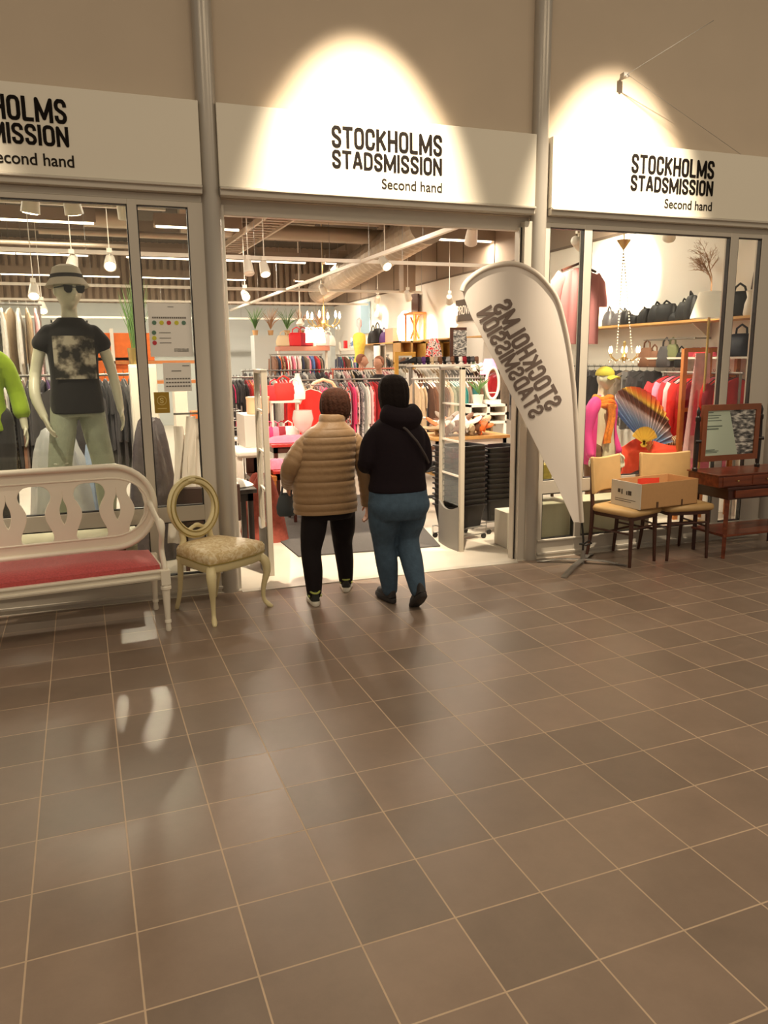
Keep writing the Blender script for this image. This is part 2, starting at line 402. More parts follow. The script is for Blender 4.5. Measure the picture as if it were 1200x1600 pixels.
def catm(P, n=4):
    """Catmull-Rom resample of tuples"""
    out = []; k = len(P)
    for i in range(k-1):
        p0, p1, p2, p3 = P[max(i-1, 0)], P[i], P[i+1], P[min(i+2, k-1)]
        for j in range(n):
            t = j/n; out.append(tuple(.5*(2*b+(c-a)*t+(2*a-5*b+4*c-d)*t*t+(3*b-a-3*c+d)*t**3) for a, b, c, d in zip(p0, p1, p2, p3)))
    out.append(tuple(P[-1])); return out
def limb(mb, P, n=14, k=4, e=0, flat=None):
    """P list of (x,y,z,r) or (x,y,z,rx,ry)"""
    P = [p if len(p) == 5 else p+(p[3],) for p in P]; Q = catm(P, k)
    def cap(a, b):
        d = (V(a[:3])-V(b[:3])).normalized(); r = min(a[3], a[4])+e
        return [tuple(V(a[:3])+d*r*f)+((a[3]+e)*g-e, (a[4]+e)*g-e) for f, g in ((.92, .3), (.7, .7), (.38, .92))]
    Q = cap(Q[0], Q[1])+Q+cap(Q[-1], Q[-2])[::-1]
    mb.tube([q[:3] for q in Q], [(q[3]+e, q[4]+e) for q in Q], n, flat=flat); return mb
def torso(mb, rg, n=28, k=4, e=0, quilt=0, period=.05):
    Q = catm(rg, k) if k > 1 else rg; out = []
    if quilt:
        Q = catm(rg, 14)
    for (x, y, z, rx, ry) in Q:
        g = quilt*(abs(sin(pi*z/period))**.5-.6) if quilt else 0
        out.append([V((x+(rx+e+g)*math.copysign(abs(cos(a))**.85, cos(a)), y+(ry+e+g)*math.copysign(abs(sin(a))**.85, sin(a)), z)) for a in [2*pi*j/n for j in range(n)]])
    mb.rings(out); return mb

# ================================================================== SETTING
FY = 5.51                      # the shop front stands along this line
fl = MB().grid(lambda u, v: (-9+u*20, -10+v*19.2, 0), 1, 1).build('floor', tile_mat())
fl.location = (-.365, 3.0115, 0); fl.rotation_euler.z = R(1.754); fl['kind'] = 'structure'
# keep the tiled floor from passing under the shop: its far edge ends just behind the threshold
for v_ in fl.data.vertices:
    if v_.co.y > 0: v_.co.y = 2.62
struct('floor_store', MB().bb(-4.2, 6.4, 5.47, 21.7, -.04, .004), STOREFL)
struct('floor_threshold', MB().bb(.82, 3.1, 5.42, 5.49, .0, .006), ALU)
struct('wall_front', MB().bb(-4.2, 7.4, 5.53, 5.66, 2.74, 6.2), WALLC)
struct('wall_right', MB().bb(6.2, 6.4, 5.66, 21.6, 0, 3.18), WHITEW)
up = MB().bb(6.22, 6.4, 5.66, 21.6, 3.18, 4.7)
struct('wall_right_upper', up, BROWNW)
sm = MB()
for k in range(13): sm.bb(6.21, 6.22, 5.9+k*1.2, 5.915+k*1.2, 3.2, 4.7)
struct('trim_1', sm.bb(6.185, 6.24, 5.66, 21.6, 3.17, 3.2), mat('seam_dark', (110, 94, 80), .8))
struct('wall_back', MB().bb(-4.2, 6.4, 21.5, 21.7, 0, 3.18), GREYW)
cb = MB()
for k in range(62): cb.bb(-4.2+k*.17, -4.2+k*.17+.1, 21.44, 21.52, 3.18, 4.7)
struct('wall_back_upper', cb.bb(-4.2, 6.4, 21.52, 21.7, 3.18, 4.7), BROWNW)
struct('wall_left', MB().bb(-4.4, -4.2, 5.6, 21.7, 0, 4.7), WHITEW)
struct('ceiling', MB().bb(-4.4, 6.4, 5.6, 21.7, 4.7, 4.8), CEIL)

PX = (-1.755, .745, 3.25, 5.755)
for i, x in enumerate(PX):
    o = MB().lathe([(.065, 0), (.065, 6.1)], (x, FY+.0, 0), 28).build('column', ALUD)
    o['kind'] = 'structure'
    o['label'] = 'round grey steel column between shop windows'
BASEK = []
# head rails / jambs
hd = MB()
for a, b in ((-1.7, .69), (3.3, 5.7)):
    hd.bb(a, b, 5.50, 5.58, 2.70, 2.745)
hd.bb(.8, 3.2, 5.56, 5.62, 2.64, 2.745)
struct('trim_2', hd, ALU, bevel=.004)
def window(name, x0, x1, mull, base=True):
    f = MB(); y0, y1 = 5.49, 5.56; xs = [x0]+[q for m_ in mull for q in m_]+[x1]
    jl, jr = mull[0] if False else (None, None)
    cols = [(x0[0], x0[1])]+list(mull)+[(x1[0], x1[1])]
    for a, b in cols: f.bb(a, b, y0, y1, 0, 2.70)
    X0, X1 = x0[0], x1[1]
    f.bb(X0, X1, y0+.002, y1, 2.665, 2.70); f.bb(X0, X1, y0+.002, y1, .55, .66); f.bb(X0, X1, y0+.002, y1, 0, .16)
    f.bb(X0, X1, y0-.015, y0, .145, .16); f.bb(X0, X1, y0-.015, y0, .03, .05)
    fr = struct(name, f, ALU, bevel=.003)
    gk = MB()
    for i in range(len(cols)-1):
        a, b = cols[i][1], cols[i+1][0]
        for z0, z1 in ((.66, 2.665), (.16, .55)):
            p = MB().bb(a, b, 5.522, 5.528, z0, z1).build('window_pane', GLASS, fr)
            t = .007
            for q in ((a, a+t, z0, z1), (b-t, b, z0, z1), (a, b, z1-t, z1), (a, b, z0, z0+t)): gk.bb(q[0], q[1], 5.496, 5.535, q[2], q[3])
    gk.build('gasket', BLKPL, fr)
    return fr
window('window_1', (-1.70, -1.62), (.588, .69), [(.204, .264)])
window('window_2', (3.31, 3.352), (5.475, 5.70), [(3.667, 3.739), (5.132, 5.215)])
df = MB().bb(3.125, 3.20, 5.49, 5.60, 0, 2.70).bb(3.10, 3.112, 5.53, 5.6, 0, 2.66).bb(.80, .83, 5.52, 5.60, 0, 2.70)
door = struct('door_1', df, ALU, bevel=.003)
MB().bb(3.112, 3.126, 5.535, 5.595, 0, 2.66).build('door_slot', BLKPL, door)

# ------------------------------------------------------------------ sign boards
def sign(x0, x1, tx, zz, label, sub0, sub1):
    """tx: text left,right ; zz: z of line1 bottom,top, line2 bottom,top ; sub: small text"""
    t = thing('shop_sign', label, 'sign', ((x0+x1)/2, 5.49, 2.8)); cx = (x0+x1)/2
    MB().bb(x0-cx, x1-cx, -.045, .03, 0, .515).build('board', BOARD, t, bevel=.003)
    MB().bb(x0-cx, x1-cx, -.05, .03, -.055, -.004).bb(x0-cx, x1-cx, -.07, -.05, -.02, -.004).build('ledge', ALU, t, bevel=.004)
    mb = MB(); H1 = zz[1]-zz[0]; H2 = zz[3]-zz[2]
    lettering(mb, 'STOCKHOLMS', tx[0]-cx, zz[0]-2.8, tx[1]-tx[0], H1, -.045, .005)
    mb.build('lettering', DARKLET, t)
    mb = MB(); lettering(mb, 'STADSMISSION', tx[0]-cx, zz[2]-2.8, tx[1]-tx[0], H2, -.045, .005, .165)
    mb.build('lettering', DARKLET, t)
    me = text_mesh('Second hand', .1, .0012, .0012); xs = [v.co.x for v in me.vertices]; w0 = max(xs)-min(xs)
    k = (sub1-sub0)/w0; me.transform(M.Diagonal((k, 1, k*1.05, 1)))
    xs = [v.co.x for v in me.vertices]
    link_mesh('small_lettering', me, THINLET, t, (sub0-cx-min(xs), -.047, zz[4]-2.8))
a = at(518, 213, 5.445); b = at(690.5, 262, 5.445)
L1 = (at(519.6, 229.7, 5.445).z, at(518, 195.5, 5.445).z); L2 = (at(519.6, 262, 5.445).z, at(519.6, 233.5, 5.445).z)
W_ = b.x-a.x; ZZ = (L1[0], L1[1], L2[0], L2[1], at(689.6, 301, 5.445).z)
s0 = at(596.5, 290, 5.445).x-a.x
sign(.80, 3.182, (a.x, b.x), ZZ, 'white shop sign with black lettering above the open doorway', a.x+s0, b.x)
rx_ = at(106, 200, 5.445).x
sign(-1.70, .685, (rx_-W_, rx_), ZZ, 'white shop sign with black lettering above the left window', rx_-W_+s0+.0, rx_+.02)
ra = at(986.5, 260, 5.445).x; rb = at(1115, 280, 5.445).x
print('SIGN', a.x, b.x, ra, rb, rx_, ZZ, W_)
sign(3.325, 5.68, (ra, rb), ZZ, 'white shop sign with black lettering above the right window', at(1038, 320, 5.445).x, rb)
# wire eyelet
e = atz(976, 118, at(976, 118, 5.5).z); p = at(976, 118, 5.47)
t = thing('wire_anchor', 'small metal wall anchor with thin wires above the right sign', 'anchor', p)
MB().box((0, 0, 0), (.05, .05, .03)).cyl((0, -.03, -.01), (0, .05, -.01), .012).build('anchor_block', STEEL, t)
q1 = at(1115, 32, 5.0)-p; q2 = at(1160, 243, 5.49)-p
MB().tube([(0, -.03, 0), q1], .0025, 5).build('wire', STEEL, t)
MB().tube([(0, -.03, 0), q2], .0018, 5).build('wire', STEEL, t)

# ------------------------------------------------------------------ notices on the narrow left pane
def notice(u0, v0, u1, v1, name, label, m, group=None):
    a = at(u0, v0, 5.515); b = at(u1, v1, 5.515)
    t = thing(name, label, 'notice', (a.x, 5.517, b.z)); w_, h_ = b.x-a.x, a.z-b.z
    MB().bb(0, w_, 0, .001, 0, h_).build('sheet', m, t); return t, w_, h_
t, w_, h_ = notice(230, 473, 302, 557, 'price_notice', 'white notice with coloured dots taped inside the narrow pane', PAPER)
cols = {'g': mat('dot_green', (96, 132, 112), .6), 'y': mat('dot_yellow', (214, 208, 66), .6), 'r': mat('dot_red', (202, 62, 72), .6)}
for x, z, c in ((.13, .635, 'g'), (.30, .635, 'y'), (.47, .635, 'r'), (.65, .635, 'y'), (.82, .635, 'g'), (.11, .45, 'g'), (.11, .35, 'y'), (.11, .26, 'r')):
    MB().cyl((x*w_, -.001, z*h_), (x*w_, -.0025, z*h_), .0145, n=16).build('coloured_dot', cols[c], t)
tm = MB()
for k in range(16): tm.bb(w_*(.09+k*.05), w_*(.09+k*.05+.037), -.002, 0, h_*.715, h_*.745)
for z in (.45, .35, .26): tm.bb(w_*.23, w_*.5, -.002, 0, h_*z-.002, h_*z+.002)
tm.bb(w_*.46, w_*.6, -.002, 0, h_*.925, h_*.935).build('print', GREYT, t)
lm_ = MB(); lettering(lm_, 'STOCKHOLMS', w_*.56, h_*.125, w_*.34, h_*.03, 0, .002); lettering(lm_, 'STADSMISSION', w_*.56, h_*.09, w_*.34, h_*.03, 0, .002)
lm_.build('lettering', GREYT, t)
t, w_, h_ = notice(254, 567, 300, 611, 'opening_hours_notice', 'small white notice of opening hours below the dotted notice', PAPER)
tm = MB().bb(w_*.7, w_*.95, -.002, 0, h_*.88, h_*.91).bb(w_*.3, w_*.65, -.002, 0, h_*.70, h_*.73)
for z in (.42, .29, .16):
    for k in range(9): tm.bb(w_*(.08+k*.1), w_*(.08+k*.1+.075), -.002, 0, h_*z, h_*(z+.045))
tm.build('print', GREYT, t)
t, w_, h_ = notice(240, 613, 266, 645, 'collection_sticker', 'mustard square sticker with a ringed S on the narrow pane', mat('mustard_sticker', (168, 134, 40), .6))
cr = [(w_/2+.03*cos(a_*pi/12), -.001, h_*.6+.03*sin(a_*pi/12)) for a_ in range(24)]
q = MB().tube(cr, .002, 6, close=True); lettering(q, 'S', w_/2-.012, h_*.6-.018, .024, .036, 0, .002)
q.bb(w_*.2, w_*.8, -.002, 0, h_*.2, h_*.23).build('emblem', mat('pale_gold', (226, 210, 140), .6), t)

# ================================================================== CEILING SERVICES IN THE SHOP
def tube_light():
    t = thing('fluorescent_light', '', 'light', (0, 0, 0))
    MB().bb(-.6, .6, -.1, .1, .03, .15).bb(-.62, .62, -.12, -.1, -.02, .15).bb(-.62, .62, .1, .12, -.02, .15).build('housing', mat('trough_grey', (150, 132, 116), .6), t)
    MB().tube([(-.59, 0, -.005), (.59, 0, -.005)], .03, 10).build('tube', TUBE, t)
    MB().bar((-.5, 0, .15), (-.5, 0, 1.1), .008).bar((.5, 0, .15), (.5, 0, 1.1), .008).build('suspension_wire', STEEL, t)
    d = light('tube_lamp', 'AREA', (0, 0, -.05), 52, (1, .86, .68), parent=t, shape='RECTANGLE', size=1.1, size_y=.12)
    return t
TL = None; rows = {12.0: (-1.85, -.6, 1.42, 5.6), 15.5: (-1.95, -.75, 1.1, 2.4, 3.3, 4.9), 19.0: (-1.4, -.15, 1.4, 2.7, 5.1), 8.4: (-2.6, -.4, 1.6, 3.6, 5.2)}
GL_ = {12.0: 'nearest row seen hanging under the shop ceiling', 15.5: 'middle row hanging under the shop ceiling', 19.0: 'far row hanging under the shop ceiling', 8.4: 'row just inside the shop front'}
for y, xs in rows.items():
    for x in xs:
        lb = 'lit fluorescent trough light of the '+GL_[y]; gp = 'fluorescent lights, '+GL_[y]
        if TL is None: TL = tube_light(); TL.location = (x, y, 3.6); TL['label'] = lb; TL['group'] = gp
        else: dup(TL, (x, y, 3.6), 0, lb, gp)

def track(a, b, label):
    a, b = V(a), V(b); t = thing('lighting_track', label, 'track', a)
    d = b-a
    MB().bar((0, 0, 0), d, .05, .045).build('rail', WHMET, t)
    n = max(2, int(d.length/1.8)); mb = MB()
    for k in range(n+1): p = d*(k/n); mb.bar(p, (p.x, p.y, 4.7-a.z), .006)
    mb.build('suspension_wire', STEEL, t)
track((-2.2, 10.47, 3.0), (6.1, 10.47, 3.0), 'white lighting track running across behind the doorway, nearest one')
track((-2.2, 14.8, 3.0), (6.1, 14.8, 3.0), 'white lighting track running across the middle of the shop')
track((-2.5, 18.2, 3.0), (6.1, 18.2, 3.0), 'white lighting track running across the far end of the shop')
track((3.52, 6.6, 3.0), (3.2, 21, 3.0), 'white lighting track running from the doorway deep into the shop')
track((-2.3, 7.4, 3.0), (.6, 7.4, 3.0), 'thin white lighting track behind the left window')
track((-2.5, 20.2, 2.75), (5.3, 20.2, 2.75), 'low white lighting track in front of the back wall')
SP = None
def spot(u, v, Y, tgt, label, lit=True, e=60, big=1.0, group=None):
    global SP
    p = at(u, v, Y) if v else V((u, Y, 2.9))
    t = thing('track_spotlight', label, 'spotlight', p, 0, group)
    d = (V(tgt)-p).normalized(); q = d.to_track_quat('Z', 'Y').to_matrix().to_4x4()
    h = MB(); h.lathe([(.035, -.11), (.05, -.10), (.062, 0), (.07, .09), (.066, .09)], n=16); h2 = MB(); h2.add(h.v, h.f, q)
    h2.build('lamp_head', LAMPW, t)
    b = MB().lathe([(.06, .088), (.05, .096), (.01, .099)], n=14); b2 = MB(); b2.add(b.v, b.f, q)
    b2.build('lens', BULB if lit else LAMPW, t)
    MB().bar((0, 0, .03), (0, 0, 4.695-p.z), .01).box((0, 0, .13), (.06, .04, .05)).build('adapter', LAMPW, t)
    if lit:
        l = light('spot_lamp', 'SPOT', d*.12, e*1.05, (1, .84, .64), parent=t, spot_size=R(62), spot_blend=.6, shadow_soft_size=.04)
        l.rotation_euler = d.to_track_quat('-Z', 'Y').to_euler()
    return t
spot(388, 418, 10.4, (1.9, 9.2, .3), 'unlit white spotlight, left one of the pair at the doorway top left', False)
spot(413, 420, 10.4, (2.2, 9.2, .8), 'lit white spotlight, right one of the pair at the doorway top left', e=160)
spot(383, 461, 12.5, (2.2, 9.0, .9), 'brightest glaring spotlight at left inside the doorway', e=260)
spot(504, 452, 14.7, (5.6, 17, 1.5), 'lit spotlight hanging below the long track in mid shop', e=220)
spot(601, 411, 10.4, (4.2, 8.0, 1.0), 'white spotlight hanging near the middle of the doorway top', e=200)
spot(737, 368, 7.6, (4.3, 9.5, 1.0), 'white spotlight at the near end of the long track', e=180)
spot(590, 467, 16.5, (6.1, 18, 2.3), 'small lit spotlight aimed at the back right corner', e=150)
spot(590, 488, 17.2, (6.1, 18.5, 2.0), 'small spotlight low before the back right corner', e=60)
spot(702, 468, 13.0, (6.1, 13.4, 2.5), 'lit spotlight beside the flag tip aimed at the wall', e=150)
spot(637, 462, 14.0, (5.9, 14.5, 2.3), 'dark spotlight above the wooden stool on the shelf', e=170)
spot(48, 313, 6.6, (-.7, 6.9, 1), 'glaring lit spotlight at top left of the left window', e=60)
spot(112, 315, 6.6, (.1, 7.2, 1), 'white cone spotlight at the top of the left window', e=60)
spot(195, 322, 6.6, (.6, 7.4, 1.0), 'white spotlight cut by the mullion of the left window', False)
spot(172, 410, 9.6, (0, 7.0, .9), 'glaring spotlight right of the mannequin hat', e=150)
spot(113, 412, 9.6, (-.6, 8.0, .9), 'lit spotlight above the mannequin hat', e=120)
spot(53, 455, 10.6, (-.8, 9.0, .8), 'lit spotlight left of the mannequin face', e=120)
spot(66, 480, 13.5, (-.5, 12, .8), 'lower lit spotlight left of the mannequin neck', e=120)
spot(1047, 362, 6.9, (6.1, 7.6, 2.4), 'spotlight at the top of the right window', False)
spot(5.0, 0, 7.6, (6.15, 8.3, 2.6), 'spotlight aimed at the wall behind the pink shirt', e=420)
spot(3.9, 0, 6.6, (4.2, 6.3, 1.5), 'spotlight over the pink jacket mannequin', e=70)
spot(4.8, 0, 6.3, (5.3, 6.5, 1.2), 'spotlight over the sunset fan', e=200)
track((-2.6, 6.02, 3.05), (6.1, 6.02, 3.05), 'unseen lighting track added above the door head to light the goods')  # hidden track and spots added to brighten the goods from the front
for i, (x, tx, ty, tz, e) in enumerate(((-1.6, -1.0, 8.5, .8, 170), (-.6, -.35, 6.6, 1.3, 95), (.4, .35, 8.0, .8, 170), (1.5, 1.6, 9.0, .8, 260), (2.6, 3.0, 8.4, .8, 200), (3.9, 4.2, 6.9, 1.3, 130), (4.7, 5.2, 7.6, 1.4, 200), (5.6, 5.9, 7.6, 1.2, 170))):
    spot(x, 0, 6.02, (tx, ty, tz), 'unseen spotlight added on the front track, %s from the left' % ('first', 'second', 'third', 'fourth', 'fifth', 'sixth', 'seventh', 'eighth')[i], e=e)
# ducts, ladder, troughs
t = thing('ventilation_duct', 'large round spiral air duct rising under the shop ceiling', 'duct', at(500, 455, 17.5))
a = V((0, 0, 0)); b = at(668, 350, 11.0)-at(500, 455, 17.5)
rs = []; P = []
for k in range(60): P.append(a+(b-a)*(k/59)); rs.append(.29 if k % 2 else .275)
MB().tube(P, rs, 24).build('duct', DUCT, t, ang=10)
t = thing('ventilation_pipe', 'pale horizontal air pipe crossing below the ceiling', 'duct', at(400, 360, 13))
MB().cyl((-1.2, 0, 0), (2.6, 0, -.02), .12, n=18).build('pipe', DUCT, t)
MB().cyl((-1.2, .1, .32), (1.0, .1, .32), .2, n=18).build('branch_pipe', DUCT, t)
t = thing('cable_ladder', 'metal cable ladder slanting under the ceiling at the doorway left', 'cable tray', (0, 0, 0))
A, B = V((2.20, 14.4, 3.6)), V((2.42, 10.3, 3.6)); t.location = A; d = B-A
sd = V((.2, 0, 0)); lad = MB()
lad.bar(-sd, d-sd, .035, .08).bar(sd, d+sd, .035, .08)
for k in range(20): p = d*(k/19); lad.bar(p-sd, p+sd, .05, .02)
lad.build('ladder', mat('ladder_steel', (190, 170, 150), .4, .4), t)
for i, (x0, x1, y, z) in enumerate(((-2, 6.1, 11.2, 4.1), (-2, 6.1, 13.8, 4.2), (-2, 6.1, 16.8, 4.2), (-2, 6.1, 19.8, 4.2))):
    o = MB().bb(x0, x1, y, y+.18, z, z+.25).build('ceiling_beam', mat('beam_taupe', (140, 122, 106), .8)); o['kind'] = 'structure'
for i, (u0, v0, u1, v1, Y, r) in enumerate(((60, 360, 300, 370, 11.5, .045), (0, 378, 200, 385, 12.5, .03), (400, 335, 620, 348, 12.5, .09), (130, 335, 215, 342, 12.6, .16), (350, 450, 620, 458, 17.5, .03))):
    a = at(u0, v0, Y); b = at(u1, v1, Y); b.z = a.z = (a.z+b.z)/2
    lb = ('thin pipe crossing above the mannequin', 'thin lower pipe crossing above the mannequin', 'thick pipe just below the doorway head', 'short fat silver duct in the left window', 'thin pale pipe deep in the shop')[i]
    tag(MB().cyl(a, b, r, n=12).build('ceiling_pipe', DUCT), lb, 'pipe')
o = MB().bb(5.6, 5.85, 14.5, 14.75, 3.0, 4.7).build('ceiling_post', BROWNW); tag(o, 'pale square post below the ceiling right of the long track', 'post')

# ================================================================== PEOPLE AND MANNEQUINS
def head_mesh(mb, c, s=1.0, yaw=0, pitch=0):
    """head centred at c facing local -Y before rotation; s scales a .23 m head"""
    rot = M.Rotation(yaw, 3, 'Z') @ M.Rotation(pitch, 3, 'X')
    def fn(p):
        x, y, z = p; f = max(0, -y/.095)
        if z < 0: k = 1-.32*(-z/.115)**1.5; x *= k; y *= (1-.18*(-z/.115)) if y > 0 else 1-.05*(-z/.115)
        # eye hollows, nose, lips, chin, brow
        for ex in (-.032, .032): y += .010*math.exp(-((x-ex)**2/.00022+(z-.005)**2/.00016))*f
        y -= .024*math.exp(-(x**2/.00011+(z+.028)**2/.00035))*f
        y -= .010*math.exp(-(x**2/.0001+(z+.005)**2/.0006))*f
        y -= .008*math.exp(-(x**2/.0006+(z+.060)**2/.00008))*f
        y += .006*math.exp(-(x**2/.0006+(z+.067)**2/.00003))*f
        y -= .010*math.exp(-(x**2/.0006+(z+.098)**2/.0003))*f
        y -= .004*math.exp(-(x**2/.003+(z-.03)**2/.0002))*f
        return V((x, y, z))*s
    mb.ell(c, (.076, .097, .117), 36, 26, rot=rot.to_4x4().to_3x3(), fn=fn)
    for sx in (-1, 1):
        mb.ell(V(c)+rot @ V((sx*.076*s, .008*s, -.005*s)), (.010*s, .020*s, .031*s), 10, 8, rot=rot)
    return mb
def hand_mesh(mb, w, d, nrm, s=1.0, curl=.5, side=1):
    """w wrist, d pointing direction, nrm palm normal, side = which way the thumb leaves"""
    w, d, nrm = V(w), V(d).normalized(), V(nrm); nrm = (nrm-d*nrm.dot(d)).normalized(); x = d.cross(nrm)*side
    limb(mb, [tuple(w-d*.02)+(.024*s, .020*s), tuple(w+d*.03*s)+(.036*s, .016*s), tuple(w+d*.075*s)+(.041*s, .014*s), tuple(w+d*.092*s)+(.036*s, .010*s)], 12, 3, flat=x)
    for i, (off, L) in enumerate(((.030, .070), (.010, .080), (-.010, .075), (-.029, .058))):
        b = w+d*.082*s+x*off*s; a1 = curl*.5; a2 = curl*1.2; a3 = curl*1.7; P = [tuple(b)+(.0095*s,)]; q = b
        for a_, l in ((a1, .45), (a2, .32), (a3, .23)):
            q = q+(d*cos(a_)+nrm*sin(a_)+x*off*1.2)*L*l*s; P.append(tuple(q)+(.0085*s if l > .3 else .0068*s,))
        limb(mb, P, 8, 2)
    b = w+d*.022*s+x*.026*s; q1 = b+(d*.6+x*.7+nrm*.3).normalized()*.038*s; q2 = q1+(d*.9+x*.25+nrm*.3).normalized()*.030*s
    limb(mb, [tuple(b)+(.013*s,), tuple(q1)+(.0105*s,), tuple(q2)+(.008*s,)], 8, 3)
    return mb
def shoe(par, ankle, yaw, pitch, L, up, so, trim=None, name='shoe'):
    """toe points +Y before yaw; ankle above the heel"""
    mx = M.Translation(ankle) @ M.Rotation(yaw, 4, 'Z') @ M.Rotation(pitch, 4, 'X')
    mb = MB(); u = []
    for y, w_, h, zb in ((-.06, .026, .05, 0), (-.045, .036, .075, 0), (0, .040, .085, 0), (.05, .040, .065, 0), (.10, .046, .048, 0), (.15, .044, .038, 0), (.185, .030, .028, 0), (.20, .012, .018, 0)):
        y *= L/.27; zc = -.075+.018
        u.append([mx @ V((w_*cos(a)*(1 if sin(a) < 0 else .8), y, zc+(h if sin(a) > 0 else .004)*sin(a)+.0)) for a in [2*pi*j/16 for j in range(16)]])
    mb.rings(u); o = mb.build(name, up, par, subd=1)
    sb = MB(); n = 20; P = []
    for j in range(n):
        a = 2*pi*j/n; y = .07*L/.27+.145*L/.27*sin(a); w_ = .046*abs(cos(a))**.7*(1 if cos(a) > 0 else -1)*(.85 if y < .03 else 1); P.append((w_, y))
    sb.rings([[mx @ V((x*k, y*k2+(.0), z)) for x, y in P] for k, k2, z in ((.9, .97, -.092), (1, 1, -.086), (1.0, 1, -.068), (.93, .97, -.062))]); sb.build('shoe_sole', so, o)
    if trim:
        MB().tube([mx @ V((.034*cos(a), -.005+.05*sin(a), .01+.012*sin(a))) for a in [2*pi*j/14 for j in range(14)]], .007, 8, close=True).build('shoe_collar', trim, o)
        MB().tube([mx @ V((-.041, -.03, -.03)), mx @ V((-.042, .02, -.01)), mx @ V((-.04, .07, -.035))], .006, 6).tube([mx @ V((.041, -.03, -.03)), mx @ V((.042, .02, -.01)), mx @ V((.04, .07, -.035))], .006, 6).build('shoe_stripe', trim, o)
    return o

# --- woman in the tan puffer jacket
X0, Y0 = 1.40, 5.08
w1 = thing('person', 'person in tan quilted jacket and black trousers walking into the shop', 'person', (X0, Y0, 0))
def rel(p, o=(X0, Y0)): return (p[0]-o[0], p[1]-o[1])+tuple(p[2:])
lgL = [(1.31, 5.10, .70, .085), (1.275, 5.07, .5, .078), (1.25, 5.05, .36, .06), (1.248, 5.0, .22, .055), (1.245, 4.975, .08, .04)]
lgR = [(1.49, 5.10, .70, .085), (1.51, 5.14, .5, .078), (1.52, 5.19, .37, .06), (1.535, 5.19, .22, .052), (1.545, 5.21, .08, .04)]
aL = [(1.29, 5.10, 1.12, .05), (1.215, 5.10, 1.06, .048), (1.135, 5.09, .95, .042), (1.145, 5.2, .86, .036), (1.17, 5.33, .80, .028)]
aR = [(1.56, 5.10, 1.12, .05), (1.615, 5.09, 1.05, .048), (1.665, 5.08, .90, .042), (1.685, 5.10, .77, .036), (1.695, 5.13, .645, .026)]
b = MB(); head_mesh(b, rel((1.475, 5.15, 1.345)), .95, yaw=pi, pitch=-.15)
limb(b, [rel((1.44, 5.10, 1.12, .06)), rel((1.465, 5.13, 1.27, .048)), rel((1.475, 5.14, 1.33, .05))])
torso(b, [rel(q) for q in [(1.38, 5.1, .62, .14, .10), (1.38, 5.1, .8, .13, .09), (1.40, 5.1, 1.0, .14, .095), (1.43, 5.1, 1.17, .14, .08), (1.44, 5.11, 1.22, .07, .055)]])
for l in (lgL, lgR, aL, aR): limb(b, [rel(q[:3])+(q[3]*.8,) for q in l])
hand_mesh(b, rel((1.17, 5.335, .80)), (0.02, .4, -.9), (.8, 0, 0), .92, .9, -1)
hand_mesh(b, rel((1.695, 5.13, .655)), (0.03, .1, -1), (-1, 0, 0), .92, .5, 1)
b.build('body', SKIN, w1, remesh=.0055, smooth=1)
j = MB(); torso(j, [rel(q) for q in [(1.375, 5.1, .625, .222, .15), (1.375, 5.1, .70, .225, .152), (1.37, 5.10, .85, .215, .148), (1.385, 5.095, 1.0, .205, .14), (1.405, 5.09, 1.12, .196, .13), (1.42, 5.095, 1.19, .165, .11), (1.435, 5.105, 1.235, .10, .09), (1.445, 5.115, 1.30, .085, .08)]], quilt=.0065, period=.05, n=36)
j.build('jacket_body', TANJ, w1)
j = MB()
for l in (aL, aR):
    Q = catm([rel(q[:3])+(q[3]+.022,) for q in l], 16); rr = [q[3]+.0045*(abs(sin(k*pi/5.2))**.5-.6) for k, q in enumerate(Q)]
    j.tube([q[:3] for q in Q], rr, 18)
j.build('jacket_sleeve', TANJ, w1)
tr = MB(); torso(tr, [rel(q) for q in [(1.39, 5.1, .58, .17, .13), (1.39, 5.1, .64, .185, .135), (1.39, 5.1, .8, .16, .12)]])
for l in (lgL, lgR): limb(tr, [rel(q[:3])+(q[3]+.012,) for q in l], 18)
tr.build('trousers', BLACKP, w1, remesh=.009, smooth=3)
def hairrings(mb, c, prof, n=72, seed=1):
    c = V(c); mb.rings([[c+V((rx*cos(a)*(1+.025*sin(a*9+seed+z*9)+.02*sin(a*19+z*30)), ry*sin(a)*(1+.025*sin(a*11+seed)+.02*sin(a*19+z*30))+dy, z+.006*sin(a*11+seed)*(z < -.05))) for a in [2*pi*j/n for j in range(n)]] for z, rx, ry, dy in prof]); return mb
hb = MB(); hc = V(rel((1.474, 5.145, 1.365)))
hairrings(hb, hc, [(.113, .012, .012, 0), (.108, .045, .048, 0), (.09, .076, .08, 0), (.06, .096, .10, 0), (.02, .106, .108, -.002), (-.03, .109, .106, -.004), (-.07, .102, .095, -.01), (-.10, .084, .078, -.012), (-.118, .06, .06, -.014), (-.12, .02, .02, -.014)])
hb.build('hair', HAIRB, w1, remesh=.006, smooth=2)
for k, (p, yw, pt) in enumerate((((1.245, 4.965, .095), -.1, 0), ((1.545, 5.205, .095), -.3, 0))):
    shoe(w1, rel(p), yw, pt, .24, SNEAK, SOLE, LIME)
hbag = thing('handbag', 'grey blue soft bag hanging from the left hand of the person in tan', 'bag', (1.155, 5.36, .56))
g = MB(); g.rings([[V((.075*k*cos(a), .035*k2*sin(a), z)) for a in [2*pi*j/20 for j in range(20)]] for k, k2, z in ((.75, .8, 0), (.95, 1.1, .02), (1, 1.1, .07), (.8, .8, .13), (.55, .3, .17))]); g.build('bag_body', TEALB, hbag)
